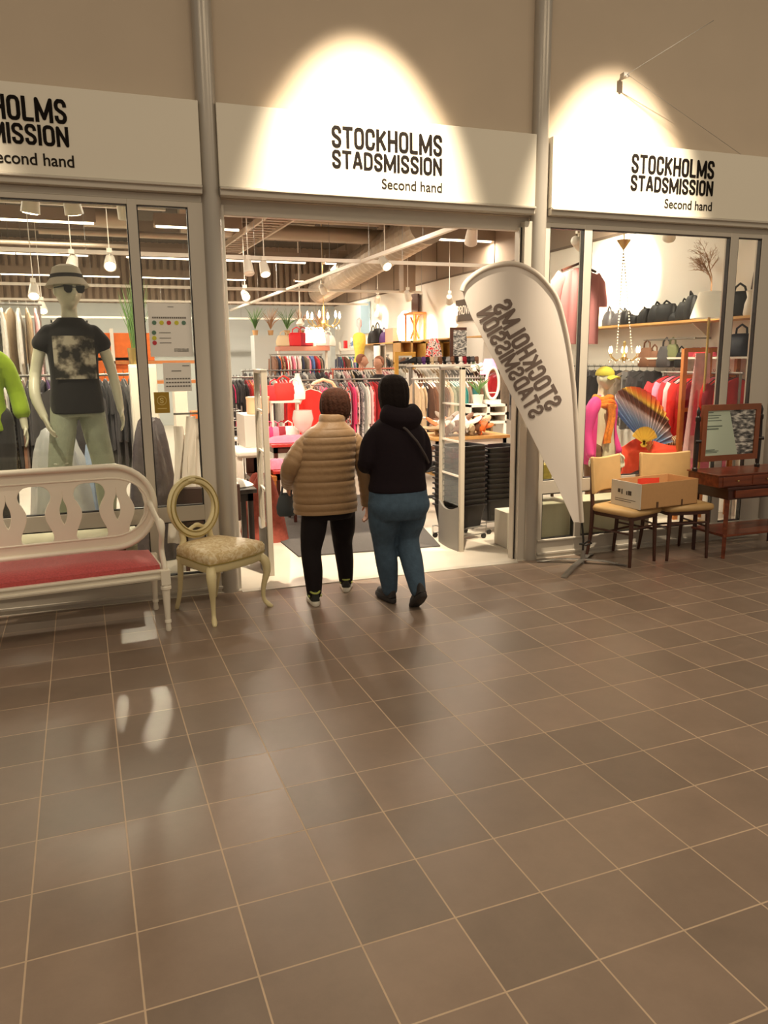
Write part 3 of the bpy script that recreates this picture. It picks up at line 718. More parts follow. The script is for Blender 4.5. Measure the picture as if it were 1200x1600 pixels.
for s_ in (-1, 1): MB().tube([(-.035, s_*.012, .16), (-.025, s_*.012, .215), (.02, -.0, .235), (.04, s_*.012, .2), (.035, s_*.012, .16)], .006, 8).build('handle', TEALB, hbag)

# --- woman in the dark hoodie
X1, Y1 = 1.77, 4.72
w2 = thing('person', 'person in dark hooded top and blue jeans with head bowed, seen from behind', 'person', (X1, Y1, 0))
def re2(p): return rel(p, (X1, Y1))
lgL = [(1.685, 4.72, .80, .100), (1.68, 4.74, .62, .098), (1.695, 4.79, .45, .068), (1.725, 4.81, .28, .066), (1.752, 4.835, .09, .045)]
lgR = [(1.868, 4.72, .80, .100), (1.872, 4.74, .62, .098), (1.862, 4.77, .46, .070), (1.868, 4.70, .30, .066), (1.868, 4.60, .14, .045)]
aL = [(1.645, 4.72, 1.19, .05), (1.59, 4.72, 1.12, .048), (1.567, 4.73, 1.0, .044), (1.60, 4.85, .98, .038), (1.69, 4.96, 1.0, .028)]
aR = [(1.885, 4.72, 1.19, .05), (1.935, 4.72, 1.12, .048), (1.955, 4.73, .98, .044), (1.93, 4.85, .96, .038), (1.84, 4.96, 1.0, .028)]
b = MB(); head_mesh(b, re2((1.767, 4.80, 1.44)), .97, yaw=pi, pitch=-.45)
limb(b, [re2((1.765, 4.72, 1.18, .06)), re2((1.765, 4.745, 1.33, .05)), re2((1.767, 4.78, 1.40, .05))])
torso(b, [re2(q) for q in [(1.775, 4.72, .72, .15, .11), (1.775, 4.72, .9, .13, .095), (1.77, 4.72, 1.1, .14, .1), (1.765, 4.72, 1.25, .13, .08), (1.765, 4.73, 1.3, .06, .055)]])
for l in (lgL, lgR, aL, aR): limb(b, [re2(q[:3])+(q[3]*.8,) for q in l])
hand_mesh(b, re2((1.69, 4.96, 1.0)), (.6, .75, .1), (0, .3, 1), .95, .8, 1)
hand_mesh(b, re2((1.84, 4.96, 1.0)), (-.6, .75, .1), (0, .3, 1), .95, .8, -1)
b.build('body', SKIN, w2, remesh=.0055, smooth=1)
j = MB(); torso(j, [re2(q) for q in [(1.772, 4.72, .805, .195, .14), (1.772, 4.72, .83, .198, .142), (1.772, 4.715, .90, .186, .135), (1.77, 4.71, 1.05, .182, .135), (1.768, 4.71, 1.16, .185, .13), (1.765, 4.715, 1.24, .16, .11), (1.765, 4.73, 1.29, .10, .085), (1.765, 4.75, 1.34, .075, .07)]], n=34)
for l in (aL, aR): limb(j, [re2(q[:3])+(q[3]+.020,) for q in l], 18)
j.build('hooded_top', NAVY, w2, remesh=.008, smooth=4)
hd_ = MB(); hd_.rings([[V(re2((1.787, 4.70, 1.325)))+V((rx*cos(a), ry*sin(a)-dy, z+.012*cos(a*2))) for a in [2*pi*j/26 for j in range(26)]] for rx, ry, dy, z in ((.11, .09, 0, -.13), (.135, .112, .005, -.085), (.146, .125, .015, -.04), (.138, .12, .012, -.005), (.115, .105, 0, .03), (.095, .085, -.01, .045), (.07, .06, -.02, .03))])
hd_.build('hood', NAVY, w2, remesh=.008, smooth=10)
hb = MB(); hc = V(re2((1.765, 4.765, 1.46)))
hairrings(hb, hc, [(.108, .012, .012, .01), (.102, .045, .05, .01), (.082, .074, .084, .008), (.05, .093, .103, .004), (.01, .101, .108, 0), (-.04, .102, .102, -.006), (-.09, .096, .088, -.012), (-.14, .085, .07, -.016), (-.17, .07, .05, -.016)], seed=3)
hb.build('hair', HAIRK, w2, remesh=.006, smooth=2)
tr = MB(); torso(tr, [re2(q) for q in [(1.777, 4.72, .62, .175, .13), (1.777, 4.71, .70, .21, .155), (1.777, 4.715, .78, .195, .14), (1.775, 4.72, .86, .165, .12)]])
for l in (lgL, lgR): limb(tr, [re2(q[:3])+(q[3]+.010,) for q in l], 18)
tr.build('jeans', JEANS, w2, remesh=.009, smooth=3)
shoe(w2, re2((1.752, 4.83, .098)), .12, 0, .25, DSHOE, DSHOE)
shoe(w2, re2((1.868, 4.585, .165)), .0, -.62, .25, DSHOE, DSHOE)
sb = thing('shoulder_bag', 'small dark bag on a thin strap across the dark hooded top', 'bag', (1.94, 4.86, .93))
o_ = V((1.94, 4.86, .93))
MB().box((.04, .03, -.03), (.05, .12, .14)).build('bag_body', BLACKP, sb, bevel=.012)
MB().tube([V(q)-o_ for q in ((1.68, 4.75, 1.335), (1.71, 4.67, 1.29), (1.78, 4.565, 1.22), (1.85, 4.558, 1.14), (1.915, 4.585, 1.05), (1.97, 4.66, .99), (1.985, 4.76, .955), (1.985, 4.86, .95))], .008, 8).build('strap', mat('strap_grey', (74, 66, 66), .7), sb)

# --- mannequins and small background people
def figure(root, H, skin, top, leg, o=(0, 0), pose=None, arms=True, yaw=0, head=True, topn='shirt', legn='trousers', flare=0, hair=None, sleeve=.5, legs=True, opening=False):
    """standing figure facing -Y, height H (1.8 nominal)"""
    k = H/1.8; ns = {}
    def q(L): return [tuple(c*k for c in p) for p in L]
    P = pose or {}
    aL = P.get('aL', [(-.14, 0, 1.39, .045), (-.195, .0, 1.32, .043), (-.25, .01, 1.13, .036), (-.27, -.03, .98, .034), (-.28, -.07, .86, .025)])
    aR = P.get('aR', [(.14, 0, 1.39, .045), (.195, .0, 1.32, .043), (.25, .01, 1.13, .036), (.27, -.03, .98, .034), (.28, -.07, .86, .025)])
    lL = P.get('lL', [(-.10, 0, .93, .09), (-.11, 0, .72, .082), (-.115, 0, .5, .055), (-.12, .01, .32, .052), (-.12, .03, .09, .035), (-.12, .02, .03, .038)])
    lR = P.get('lR', [(.10, 0, .93, .09), (.11, 0, .72, .082), (.115, -.02, .5, .055), (.12, -.02, .32, .052), (.12, .0, .09, .035), (.12, -.01, .03, .038)])
    b = MB()
    if head:
        head_mesh(b, (0, -.03*k, 1.675*k), k*P.get('hs', 1.0), yaw=P.get('hy', 0), pitch=P.get('hp', 0)); 
    limb(b, q([(0, .0, 1.42, .07), (0, 0, 1.52, .052), (0, -.01, 1.60, .054)]), 18)
    torso(b, q([(0, 0, .88, .15, .10), (0, 0, .98, .155, .10), (0, 0, 1.12, .125, .085), (0, 0, 1.30, .155, .10), (0, .0, 1.42, .16, .085), (0, 0, 1.475, .09, .06)]))
    if arms:
        for l in (aL, aR): limb(b, q(l), 14)
        for l, sd_ in ((aL, 1), (aR, -1)):
            d = V(l[-1][:3])-V(l[-2][:3]); hand_mesh(b, V(l[-1][:3])*k, d, (sd_, 0, 0), k, .35, -1)
    if legs:
        for l in (lL, lR):
            limb(b, q(l), 14); f = l[-1]; limb(b, q([(f[0], f[1]+.03, .035, .035), (f[0], f[1]-.06, .035, .036), (f[0], f[1]-.16, .022, .03), (f[0], f[1]-.2, .018, .015)]), 10)
    b.build('body', skin, root, remesh=.007*k, smooth=1)
    if top:
        t_ = MB(); torso(t_, q([(0, 0, .84, .180+flare, .135), (0, 0, .95, .176+flare, .13), (0, 0, 1.1, .160+flare/2, .115), (0, 0, 1.3, .168, .118), (0, 0, 1.41, .165, .10), (0, 0, 1.475, .10, .075), (0, 0, 1.495, .08, .065)]), n=32)
        for l in (aL, aR) if sleeve else ():
            n = max(2, round(len(l)*sleeve)); limb(t_, q([p[:3]+(p[3]+.018+.004*j_,) for j_, p in enumerate(l[:n])]), 16)
        t_.build(topn, top, root, remesh=.009*k, smooth=3)
    if leg:
        t_ = MB(); torso(t_, q([(0, 0, .82, .155, .115), (0, 0, .93, .16, .115), (0, 0, 1.0, .15, .105)]), n=28)
        for l in (lL, lR): limb(t_, q([p[:3]+(p[3]+.022,) for p in l[:-1]]), 18)
        t_.build(legn, leg, root, remesh=.01*k, smooth=3)
    if hair:
        h_ = MB(); hc = V((0, .0, 1.71*k)); h_.ell(hc, (.092*k, .106*k, .105*k), 24, 16, fn=lambda p: V((p.x, max(p.y, -.035*k) if p.z < .045*k else p.y, max(p.z, -.07*k)))); h_.build('hair', hair, root)
    return root

# ================================================================== BENCH
bn = thing('bench', 'long cream bench with pierced oval back and red cushion by the left window', 'bench', (.255, 4.786, 0), R(6))
BL = 2.5
def arc(cx, cz, r, a0, a1, n): return [(cx+r*cos(R(a0+(a1-a0)*i/n)), cz+r*sin(R(a0+(a1-a0)*i/n))) for i in range(n+1)]
x1_, x0_, r_ = .035, -BL-.035, .272; zc = .728
outer = arc(x1_-r_, zc, r_, -90, 90, 18)+arc(x0_+r_, zc, r_, 90, 270, 18)
prof = [(.935, .03), (.925, .062), (.90, .086), (.865, .098), (.83, .094), (.79, .074), (.745, .058), (.70, .058), (.65, .074), (.605, .092), (.575, .098), (.548, .094), (.535, .075)]
prof = catm([(.53+(z-.53)*.925, h) for z, h in prof], 4); holes = []; spl = [-.205-.326*k for k in range(7)]
for k in range(6):
    c = (spl[k]+spl[k+1])/2; holes.append([(c+h, z) for z, h in prof]+[(c-h, z) for z, h in reversed(prof)])
ce = spl[0]+.163
def clipx(z): return x1_-r_+sqrt(max(.0, .212**2-(z-zc)**2))
rt = [(.885, 0), (.875, 0), (.85, 0), (.80, 0), (.728, 0), (.66, 0), (.60, 0), (.56, 0), (.552, 0)]
lf = [(z, h) for z, h in prof if .55 < z < .888]
holes.append([(clipx(z), z) for z, _ in rt]+[(ce-h, z) for z, h in reversed(lf)])
cl_ = x0_+r_; c5 = spl[6]-.163
holes.append([(cl_-sqrt(max(0, .212**2-(z-zc)**2)), z) for z, _ in rt]+[(c5+h, z) for z, h in reversed(lf)])
for c in spl:
    td = catm([(.003, .86), (.003, .825), (.008, .80), (.019, .77), (.025, .735), (.023, .70), (.014, .665), (.001, .64)], 4)
    holes.append([(c+h, z) for h, z in td]+[(c-h, z) for h, z in reversed(td)])
me = curve_mesh([outer]+holes, .024, .003); o = link_mesh('backrest', me, CREAM, bn, (0, .50, 0))
fr = MB(); fr.tube([(x, .478, z) for x, z in outer], (.02, .02) and .019, 12, close=True)
fr.tube([(x*1.0+(.0), .485, zc+(z-zc)*.83) for x, z in arc(x1_-r_, zc, r_*.86, -90, 90, 14)+arc(x0_+r_, zc, r_*.86, 90, 270, 14)], .006, 6, close=True)
fr.build('frame_moulding', CREAM, bn)
MB().grid(lambda u, v: (-BL+.02+u*(BL-.05), .02+v*.44, .425+.045*min(1, 9*min(u, 1-u))**.5*min(1, 5*min(v, 1-v))**.5), 60, 16).bb(-BL+.02, -.03, .02, .46, .39, .427).build('cushion', REDCL, bn)
rl = MB()
for z0, z1, dy in ((.335, .39, 0), (.385, .40, -.012), (.345, .36, -.008)): rl.bb(-BL, 0, dy-.005, .02, z0, z1).bb(-BL, 0, .46, .485, z0, z1)
for x in (-BL, -.02): rl.bb(x, x+.02, .01, .47, .335, .395)
rl.build('seat_rail', CREAM, bn, bevel=.003)
for x in (-.005, -BL+.005, -BL/2):
    for y in (0, .47):
        lg = MB().lathe([(.014, 0), (.018, .01), (.015, .05), (.02, .055), (.02, .07), (.016, .075), (.026, .27), (.033, .275), (.033, .29), (.027, .295), (.027, .305)], (x, y, 0), 16).box((x, y, .35), (.056, .056, .09)); lg.build('leg', CREAM, bn)
for x in (0, -BL):
    am = MB(); P = [(x, .49, .73), (x, .42, .735), (x, .30, .70), (x, .18, .675), (x, .10, .675), (x, .06, .655), (x, .055, .61), (x, .085, .56), (x, .10, .50), (x, .06, .44), (x, .02, .395)]
    limb(am, [p+(.017+.008*(i in (4, 5)), .026) for i, p in enumerate(P)], 12, 4, flat=(1, 0, 0)); am.build('armrest', CREAM, bn)

# ------------------------------------------------------------------ balloon-back chair
bc = thing('balloon_back_chair', 'cream gilt balloon-back chair with brocade seat beside the column', 'chair', (.605, 5.10, 0), R(33)); bc.scale = (1, 1, .972)
seat = [(-.235, -.215), (-.12, -.245), (0, -.25), (.12, -.245), (.235, -.215), (.235, -.12), (.205, .03), (.185, .17), (.10, .20), (-.10, .20), (-.185, .17), (-.205, .03), (-.235, -.12)]
def srings(mb, zs): mb.rings([[V((x*k, y*k, z)) for x, y in seat] for k, z in zs]); return mb
srings(MB(), ((1.0, .405), (1.02, .42), (1.02, .452), (.97, .474), (.85, .486), (.5, .494), (.1, .496))).build('seat', BROC, bc, ang=60)
srings(MB(), ((.97, .345), (1.0, .355), (1.0, .405), (.96, .41))).build('seat_frame', YCREAM, bc)
MB().tube([(x*1.015, y*1.015, .404) for x, y in seat], .005, 6, close=True).build('gilt_beading', GOLDL, bc)
for s_ in (-1, 1):
    limb(MB(), [(s_*.215, -.20, .37, .030), (s_*.235, -.225, .33, .032), (s_*.240, -.232, .26, .026), (s_*.222, -.212, .15, .017), (s_*.222, -.212, .06, .014), (s_*.238, -.235, .02, .018), (s_*.25, -.25, .006, .014)], 12).build('leg', YCREAM, bc)
    limb(MB(), [(s_*.17, .16, .38, .022), (s_*.168, .175, .25, .019), (s_*.165, .20, .12, .016), (s_*.168, .235, .012, .015)], 12).build('leg', YCREAM, bc)
    limb(MB(), [(s_*.165, .175, .38, .024), (s_*.14, .185, .44, .022), (s_*.115, .19, .49, .021), (s_*.118, .20, .545, .02)], 12).build('back_support', YCREAM, bc)
bk = MB(); bk.tube([(.185*cos(a)*(1-.10*sin(a)*(sin(a) < 0)*-1), .205+.05*sin(a)*.5, .71+.19*sin(a)) for a in [2*pi*i/36 for i in range(36)]], [(.022, .030)]*36, 10, close=True, flat=(0, 1, 0))
bk.tube([(-.12, .195, .565), (-.06, .19, .56), (-.03, .19, .575), (0, .188, .582), (.03, .19, .575), (.06, .19, .56), (.12, .195, .565)], .014, 8)
bk.ell((0, .186, .585), (.03, .014, .014)); bk.ell((0, .215, .90), (.04, .018, .016)); bk.build('backrest', YCREAM, bc)
MB().tube([(.166*cos(a), .183+.05*sin(a)*.5, .71+.168*sin(a)) for a in [2*pi*i/36 for i in range(36)]], .004, 6, close=True).tube([(.200*cos(a), .185+.05*sin(a)*.5, .71+.203*sin(a)) for a in [2*pi*i/36 for i in range(36)]], .004, 6, close=True).build('gilt_line', GOLDL, bc)

# ------------------------------------------------------------------ flag
FY2 = 5.2
fg = thing('banner_flag', 'white teardrop flag banner on a black pole with cross base', 'flag', (3.582, 5.216, 0))
F0 = V((3.582, 5.216, 0))
def fp(u, v, dy=0): p = at(u, v, FY2); return p-F0+V((0, dy, 0))
OUT = [(722, 452), (728, 442), (742, 430), (760, 420), (782, 414), (803, 413), (822, 419), (840, 430), (856, 447), (869, 468), (879, 500), (888, 545), (895, 600), (899, 660), (902, 720), (905, 770), (908, 816), (896, 816), (873, 765), (845, 710), (815, 650), (785, 590), (755, 530), (737, 495), (727, 470)]
n = len(OUT); fm = MB(); ctr = [fp(*q) for q in OUT]
# cloth: strips between the left (straight) edge and the right (pole) edge
LE = [(722, 452), (727, 470), (737, 495), (755, 530), (785, 590), (815, 650), (845, 710), (873, 765), (896, 816)]
RE = [(760, 420), (812, 416), (852, 442), (873, 480), (889, 550), (897, 625), (902, 715), (905, 768), (908, 816)]
LEs = catm([tuple(fp(*q)) for q in LE], 5); REs = catm([tuple(fp(*q)) for q in RE], 5)
def cloth(u, v):
    i = int(round(u*(len(LEs)-1))); a, b = V(LEs[i]), V(REs[i]); p = a.lerp(b, v)
    if i < 6:   # bulge of the rounded tip
        t_ = 1-i/6; p += V((-.04, 0, .07))*sin(pi*v)*t_*.5
    p.y += .003*sin(v*pi)*sin(u*9)
    return p
fm.grid(cloth, len(LEs)-1, 10, .003); fm.build('flag_cloth', FLAGM, fg)
pole = [fp(722, 455), fp(727, 443), fp(742, 429), fp(760, 419), fp(782, 413), fp(803, 412), fp(822, 418), fp(840, 429), fp(856, 446), fp(870, 467), fp(880, 500), fp(889, 545), fp(896, 600), fp(900, 660), fp(903, 720), fp(906, 770), fp(909, 816)]
MB().tube(catm([tuple(p) for p in pole], 3), .019, 10).build('pole_sleeve', mat('sleeve_cloth', (212, 200, 186), .8), fg)
MB().tube([fp(908, 800), (.0, 0, .2), (0, 0, .06)], .009, 10).build('pole', POLEK, fg)
MB().tube([(0, -.02, .17), (.03, -.04, .2), (.06, -.03, .17), (.03, -.0, .15), (-.02, .02, .16)], .007, 8, close=True).build('cord', POLEK, fg)
MB().cyl((0, 0, .0), (0, 0, .11), .018).build('socket', STEEL, fg)
for tx, ty in ((3.20, 4.90), (3.82, 5.44), (3.27, 5.40), (3.86, 5.02)):
    d = V((tx-3.582, ty-5.216, 0)); MB().tube([(0, 0, .035), d*.5+V((0, 0, .03)), d*.95+V((0, 0, .006)), d*1.02+V((0, 0, .004))], [(.006, .026)]*4, 8, flat=(0, 0, 1)).build('base_foot', STEEL, fg)
# print, seen from the back so mirrored; slanted along the flag
def flagword(word, p0, p1, q0, nm):
    """p0 = pixel of the word's outer end, p1 = inner end, q0 = pixel giving letter height direction from p0"""
    a, b, c = fp(*p0), fp(*p1), fp(*q0); ex = (b-a); ez = (c-a); W = ex.length; H = ez.length
    m_ = MB(); lettering(m_, word, 0, 0, 1, H/W*1.0, 0, .0025/W, .165)
    vs = []
    for x, y, z in m_.v:
        p = a+ex*x+ez*(z/(H/W)); vs.append((p.x, p.y-.0050+y*W, p.z))
    m_.v = vs; m_.build(nm, FLAGL, fg)
flagword('STOCKHOLMS', (854, 644), (768, 480), (879, 628), 'lettering')
flagword('STADSMISSION', (829, 656), (743, 490), (851, 642), 'lettering')

# ------------------------------------------------------------------ two upholstered chairs
def vinyl_chair(label, loc, rz, wd=.42, bw=.40):
    t = thing('dining_chair', label, 'chair', loc, rz); h = wd/2
    st = [(-h, -.20), (-h+.03, -.235), (0, -.245), (h-.03, -.235), (h, -.20), (h-.015, .15), (h-.05, .19), (-h+.05, .19), (-h+.015, .15)]
    MB().rings([[V((x*k, y*k, z)) for x, y in st] for k, z in ((.97, .415), (1.02, .425), (1.03, .445), (.99, .463), (.85, .470), (.3, .473))]).build('seat', TANV, t, ang=70)
    MB().rings([[V((x*.93, y*.93, z)) for x, y in st] for z in (.385, .418)]).build('seat_frame', CHWOOD, t)
    b2 = bw/2
    for s_ in (-1, 1):
        limb(MB(), [(s_*(h-.045), -.195, .40, .019), (s_*(h-.04), -.2, .2, .016), (s_*(h-.035), -.205, .005, .013)], 10).build('leg', CHWOOD, t)
        limb(MB(), [(s_*(b2-.01), .205, .80, .011), (s_*(b2-.012), .19, .6, .015), (s_*(h-.03), .175, .42, .018), (s_*(h-.03), .185, .2, .016), (s_*(h-.02), .21, .015, .013)], 10).build('leg', CHWOOD, t)
        MB().tube([(s_*(h-.04), -.2, .27), (s_*(h-.03), .195, .27)], (.009), 8).build('stretcher', CHWOOD, t)
    MB().tube([(-h+.04, 0.0, .27), (h-.04, .0, .27)], .009, 8).tube([(-h+.03, -.2, .31), (h-.03, -.2, .31)], .009, 8).build('stretcher', CHWOOD, t)
    def bkf(u, v):
        x = (u-.5)*bw; z = .57+v*.275+.018*(abs(u-.5)*2)**2*(v-.5)*2; return (x, .165+v*.03+.03*(1-(2*u-1)**2), z)
    o = MB().grid(bkf, 14, 8, .036).build('backrest', TANV, t, bevel=.01, ang=60); return t
vinyl_chair('tan vinyl chair turned sideways next to the flag base', (3.945, 5.20, 0), R(18), .41, .37)
vinyl_chair('tan vinyl chair facing out between box and dressing table', (4.475, 5.20, 0), R(-7), .44, .48)
# ------------------------------------------------------------------ box
bx_ = thing('cardboard_box', 'open cardboard box resting across the two tan chairs', 'box', (3.90, 4.93, .474), R(6))
L_, D_, H_, t_ = .62, .33, .205, .006
MB().bb(0, L_, 0, D_, 0, t_).bb(0, L_, 0, t_, 0, H_).bb(0, L_, D_-t_, D_, 0, H_).bb(L_-t_, L_, 0, D_, 0, H_).build('walls', CARD, bx_)
MB().bb(-.003, t_, -.001, D_, 0, H_).build('printed_side', CARDW, bx_)
k_ = MB()
for q in ((.10, .135, .10, .135), (.145, .155, .10, .13), (.2, .21, .1, .14), (.225, .25, .11, .14)): k_.bb(-.006, 0, q[0], q[1], q[2], q[3])
k_.bb(-.0045, 0, .05, .28, .058, .062).bb(-.0045, 0, .1, .28, .042, .046).build('box_print', mat('print_dark', (70, 60, 52), .8), bx_)
MB().bb(.17, .19, -.004, 0, 0, .05).bb(.44, .455, -.004, 0, 0, .05).build('box_slot', mat('slot_brown', (90, 62, 40), .8), bx_)
rp = tag(MB().grid(lambda u, v: (u*.21, .02*sin(u*5)+.01*v, v*.13), 8, 5, .002).build('red_card', mat('red_card', (214, 62, 40), .6), None, (4.06, 5.17, .548), R(4)), 'red card standing inside the open cardboard box', 'card')

# ------------------------------------------------------------------ dressing table and mirror
dt = thing('dressing_table', 'dark wooden side table with lower shelf right of the tan chairs', 'table', (4.72, 4.88, 0))
W_t, D_t = .92, .42
MB().bb(0, W_t, 0, D_t, .585, .605).bb(.02, W_t-.02, .012, D_t-.01, .50, .585).build('table_top', DMAHOG, dt, bevel=.003)
MB().bb(.08, W_t-.08, -.006, .012, .515, .578).build('drawer', MAHOG, dt, bevel=.003)
for x in (.035, W_t-.035):
    for y in (.035, D_t-.035): MB().lathe([(.02, 0), (.021, .02), (.024, .2), (.027, .5)], (x, y, 0), 4).build('leg', MAHOG if y < .1 else DMAHOG, dt)
MB().bb(.01, W_t-.01, .02, D_t-.02, .185, .205).build('shelf', MAHOG, dt, bevel=.003)
dm = thing('dressing_mirror', 'mahogany swing mirror on a three-drawer box with a poster in its frame', 'mirror', (4.64, 4.90, .606))
MB().bb(0, .98, .0, .36, 0, .095).bb(-.01, .99, -.01, .37, .095, .108).build('drawer_case', MAHOG, dm, bevel=.004)
for k in range(3):
    d = MB().bb(.04+k*.31, .33+k*.31, -.006, .002, .012, .086).build('drawer', MAHOG, dm, bevel=.002)
    MB().lathe([(.004, -.001), (.005, .008), (.009, .014), (.0, .018)], n=12).build('knob', BRASS, d).matrix_local = M.Translation((.185+k*.31, -.006, .05)) @ M.Rotation(pi/2, 4, 'X')
MX = (at(1092, 640, 5.16).x-4.64, at(1190, 640, 5.16).x-4.64)
for x in MX:
    MB().lathe([(.022, .108), (.024, .13), (.016, .14), (.02, .2), (.022, .4), (.016, .52), (.022, .53), (.022, .56), (.012, .57), (.014, .59), (.016, .61), (.008, .63), (.003, .645)], (x, .26, 0), 16).build('post', EBON, dm)
    MB().cyl((x-.02, .25, .36), (x+.02, .23, .36), .014).build('swivel', EBON, dm)
fx0, fx1 = MX[0]+.03, MX[1]-.03; fz0, fz1 = .185, .66
mf = MB(); tk = .048
for q in ((fx0, fx1, fz1-tk, fz1), (fx0, fx1, fz0, fz0+tk), (fx0, fx0+tk, fz0+tk, fz1-tk), (fx1-tk, fx1, fz0+tk, fz1-tk)): mf.bb(q[0], q[1], .235, .265, q[2], q[3])
mf.build('mirror_frame', PINE2, dm)
MB().bb(fx0+.02, fx1-.02, .25, .258, fz0+.02, fz1-.02).build('mirror_glass', MIRR, dm)
gx0, gx1, gz0, gz1 = fx0+tk, fx1-tk, fz0+tk, fz1-tk
pw, ph = gx1-gx0, gz1-gz0
po = thing('poster', 'pale green poster with a black and white photo set in the mirror frame', 'poster', (4.64+gx0, 4.90+.246, .606+gz0))
MB().prism([(0, 0), (pw*.68, 0), (pw*.45, ph), (0, ph)], -.001, .001).build('poster_sheet', MINT, po)
MB().prism([(pw*.68, 0), (pw, 0), (pw, ph), (pw*.45, ph)], -.001, .001).build('poster_photo', BWPH, po)
tm = MB()
for z, x1 in ((.95, .12), (.88, .28), (.83, .24), (.77, .3), (.12, .2), (.09, .28), (.06, .25)): tm.bb(.02*pw, x1*pw, -.002, 0, z*ph, z*ph+.007)
for z, x1 in ((.64, .32), (.58, .25)): tm.bb(.0*pw, x1*pw, -.002, 0, z*ph, z*ph+.011)
tm.build('poster_text', mat('poster_grey', (104, 116, 106), .7), po)

# ================================================================== SHOP CONTENTS
PAL = {'black': (28, 24, 26), 'charcoal': (62, 58, 60), 'grey': (128, 124, 122), 'white': (232, 228, 220), 'beige': (196, 172, 138), 'brown': (116, 78, 56), 'taupe': (150, 132, 114),
       'red': (196, 38, 44), 'bright red': (222, 44, 36), 'crimson': (142, 26, 44), 'pink': (226, 124, 150), 'pale pink': (232, 184, 186), 'hot pink': (222, 52, 110), 'orange': (224, 112, 44),
       'teal': (22, 122, 118), 'olive': (112, 116, 78), 'sage': (152, 158, 130), 'navy': (34, 42, 74), 'blue': (72, 104, 158), 'pale blue': (158, 176, 204), 'purple': (88, 52, 112), 'lavender': (160, 148, 190), 'yellow': (222, 190, 80), 'lime': (158, 186, 44)}
def cloth_mat(c): return mat(c.replace(' ', '_')+'_fabric', PAL[c], .88, var=.10, scale=18, bump=.15, bscale=30, sheen=.1)
PATT = {'patterned red': [(.42, (196, 38, 44)), (.5, (232, 224, 214)), (.6, (60, 30, 34))], 'patterned grey': [(.4, (90, 86, 92)), (.5, (206, 200, 196)), (.6, (140, 134, 138))],
        'patterned pink': [(.42, (222, 96, 130)), (.5, (236, 214, 210)), (.6, (120, 60, 80))], 'patterned brown': [(.4, (96, 62, 44)), (.5, (206, 184, 150)), (.6, (60, 44, 40))]}
def cm(c):
    if c in PATT: return ramp_mat(c.replace(' ', '_')+'_fabric', 'ShaderNodeTexNoise', PATT[c], scale=(26, 26, 26), Scale=1.0, Detail=2.0, rough=.85)
    return cloth_mat(c)
def garment_mesh(kind, seed):
    rnd = random.Random(seed); ph = rnd.random()*6; mb = MB()
    W, L = {'shirt': (.23, .68), 'dress': (.23, 1.02), 'trousers': (.16, .78), 'coat': (.26, .92), 'skirt': (.17, .55)}[kind]
    L *= .93+.14*rnd.random(); fl = rnd.uniform(.9, 1.15)
    def f(u, v):
        y = (u-.5)*2; zt = -.05-.09*abs(y)**1.3 if kind not in ('trousers', 'skirt') else -.06
        hw = W*(1 if v < .25 else 1+(fl-1)*v) if kind not in ('trousers', 'skirt') else W*(.92+.12*v*(kind == 'skirt')*3)
        if kind in ('shirt', 'coat', 'dress') and v < .35: hw *= .86+.14*min(1, v*6)
        z = zt+(-L-zt)*v+.012*sin(y*7+ph)*v
        x = .012*sin(y*9+ph)*min(1, v*2)+.008*sin(y*17+ph*2+v*3)*v
        return (x, y*hw, z)
    mb.grid(f, 12, 10, .026)
    if kind in ('shirt', 'coat', 'dress'):
        sl = .24 if kind == 'shirt' else .5
        for s_ in (-1, 1):
            mb.tube([(.0, s_*W*.86, -.13), (.012, s_*W*1.04, -.20), (.015, s_*W*1.1, -.13-sl*.6), (.012, s_*W*1.08, -.13-sl)], [(.05, .016), (.055, .018), (.05, .018), (.048, .016)], 8, flat=(0, 1, 0))
    me = mb.mesh(kind, 60); me.materials.append(cm('grey')); return me
GM = {k: [garment_mesh(k, i*7+len(k)) for i in range(3)] for k in ('shirt', 'dress', 'trousers', 'coat', 'skirt')}
hg = MB().tube([(0, .0, .0), (0, .016, .012), (0, .010, .026), (0, -.012, .022), (0, 0, -.01), (0, 0, -.045)], .0025, 5).tube([(0, -.19, -.13), (0, -.1, -.075), (0, 0, -.05), (0, .1, -.075), (0, .19, -.13)], .006, 6)
HG = hg.mesh('hanger'); HG.materials.append(WHMET)
hg2 = HG.copy(); hg2.materials.clear(); hg2.materials.append(BLKPL)
def garment(kind, colour, loc, rz, where, hanger=True, white=True):
    me = random.choice(GM[kind]); o = bpy.data.objects.new(kind, me); COL.objects.link(o); o.location = loc; o.rotation_euler.z = rz
    o.material_slots[0].link = 'OBJECT'; o.material_slots[0].material = cm(colour)
    tag(o, f'{colour} {kind} hanging on {where}', 'clothing', f'{colour} {kind} hanging on {where}'[:60])
    if hanger:
        h = bpy.data.objects.new('hanger', HG if white else hg2); COL.objects.link(h); h.parent = o
    return o
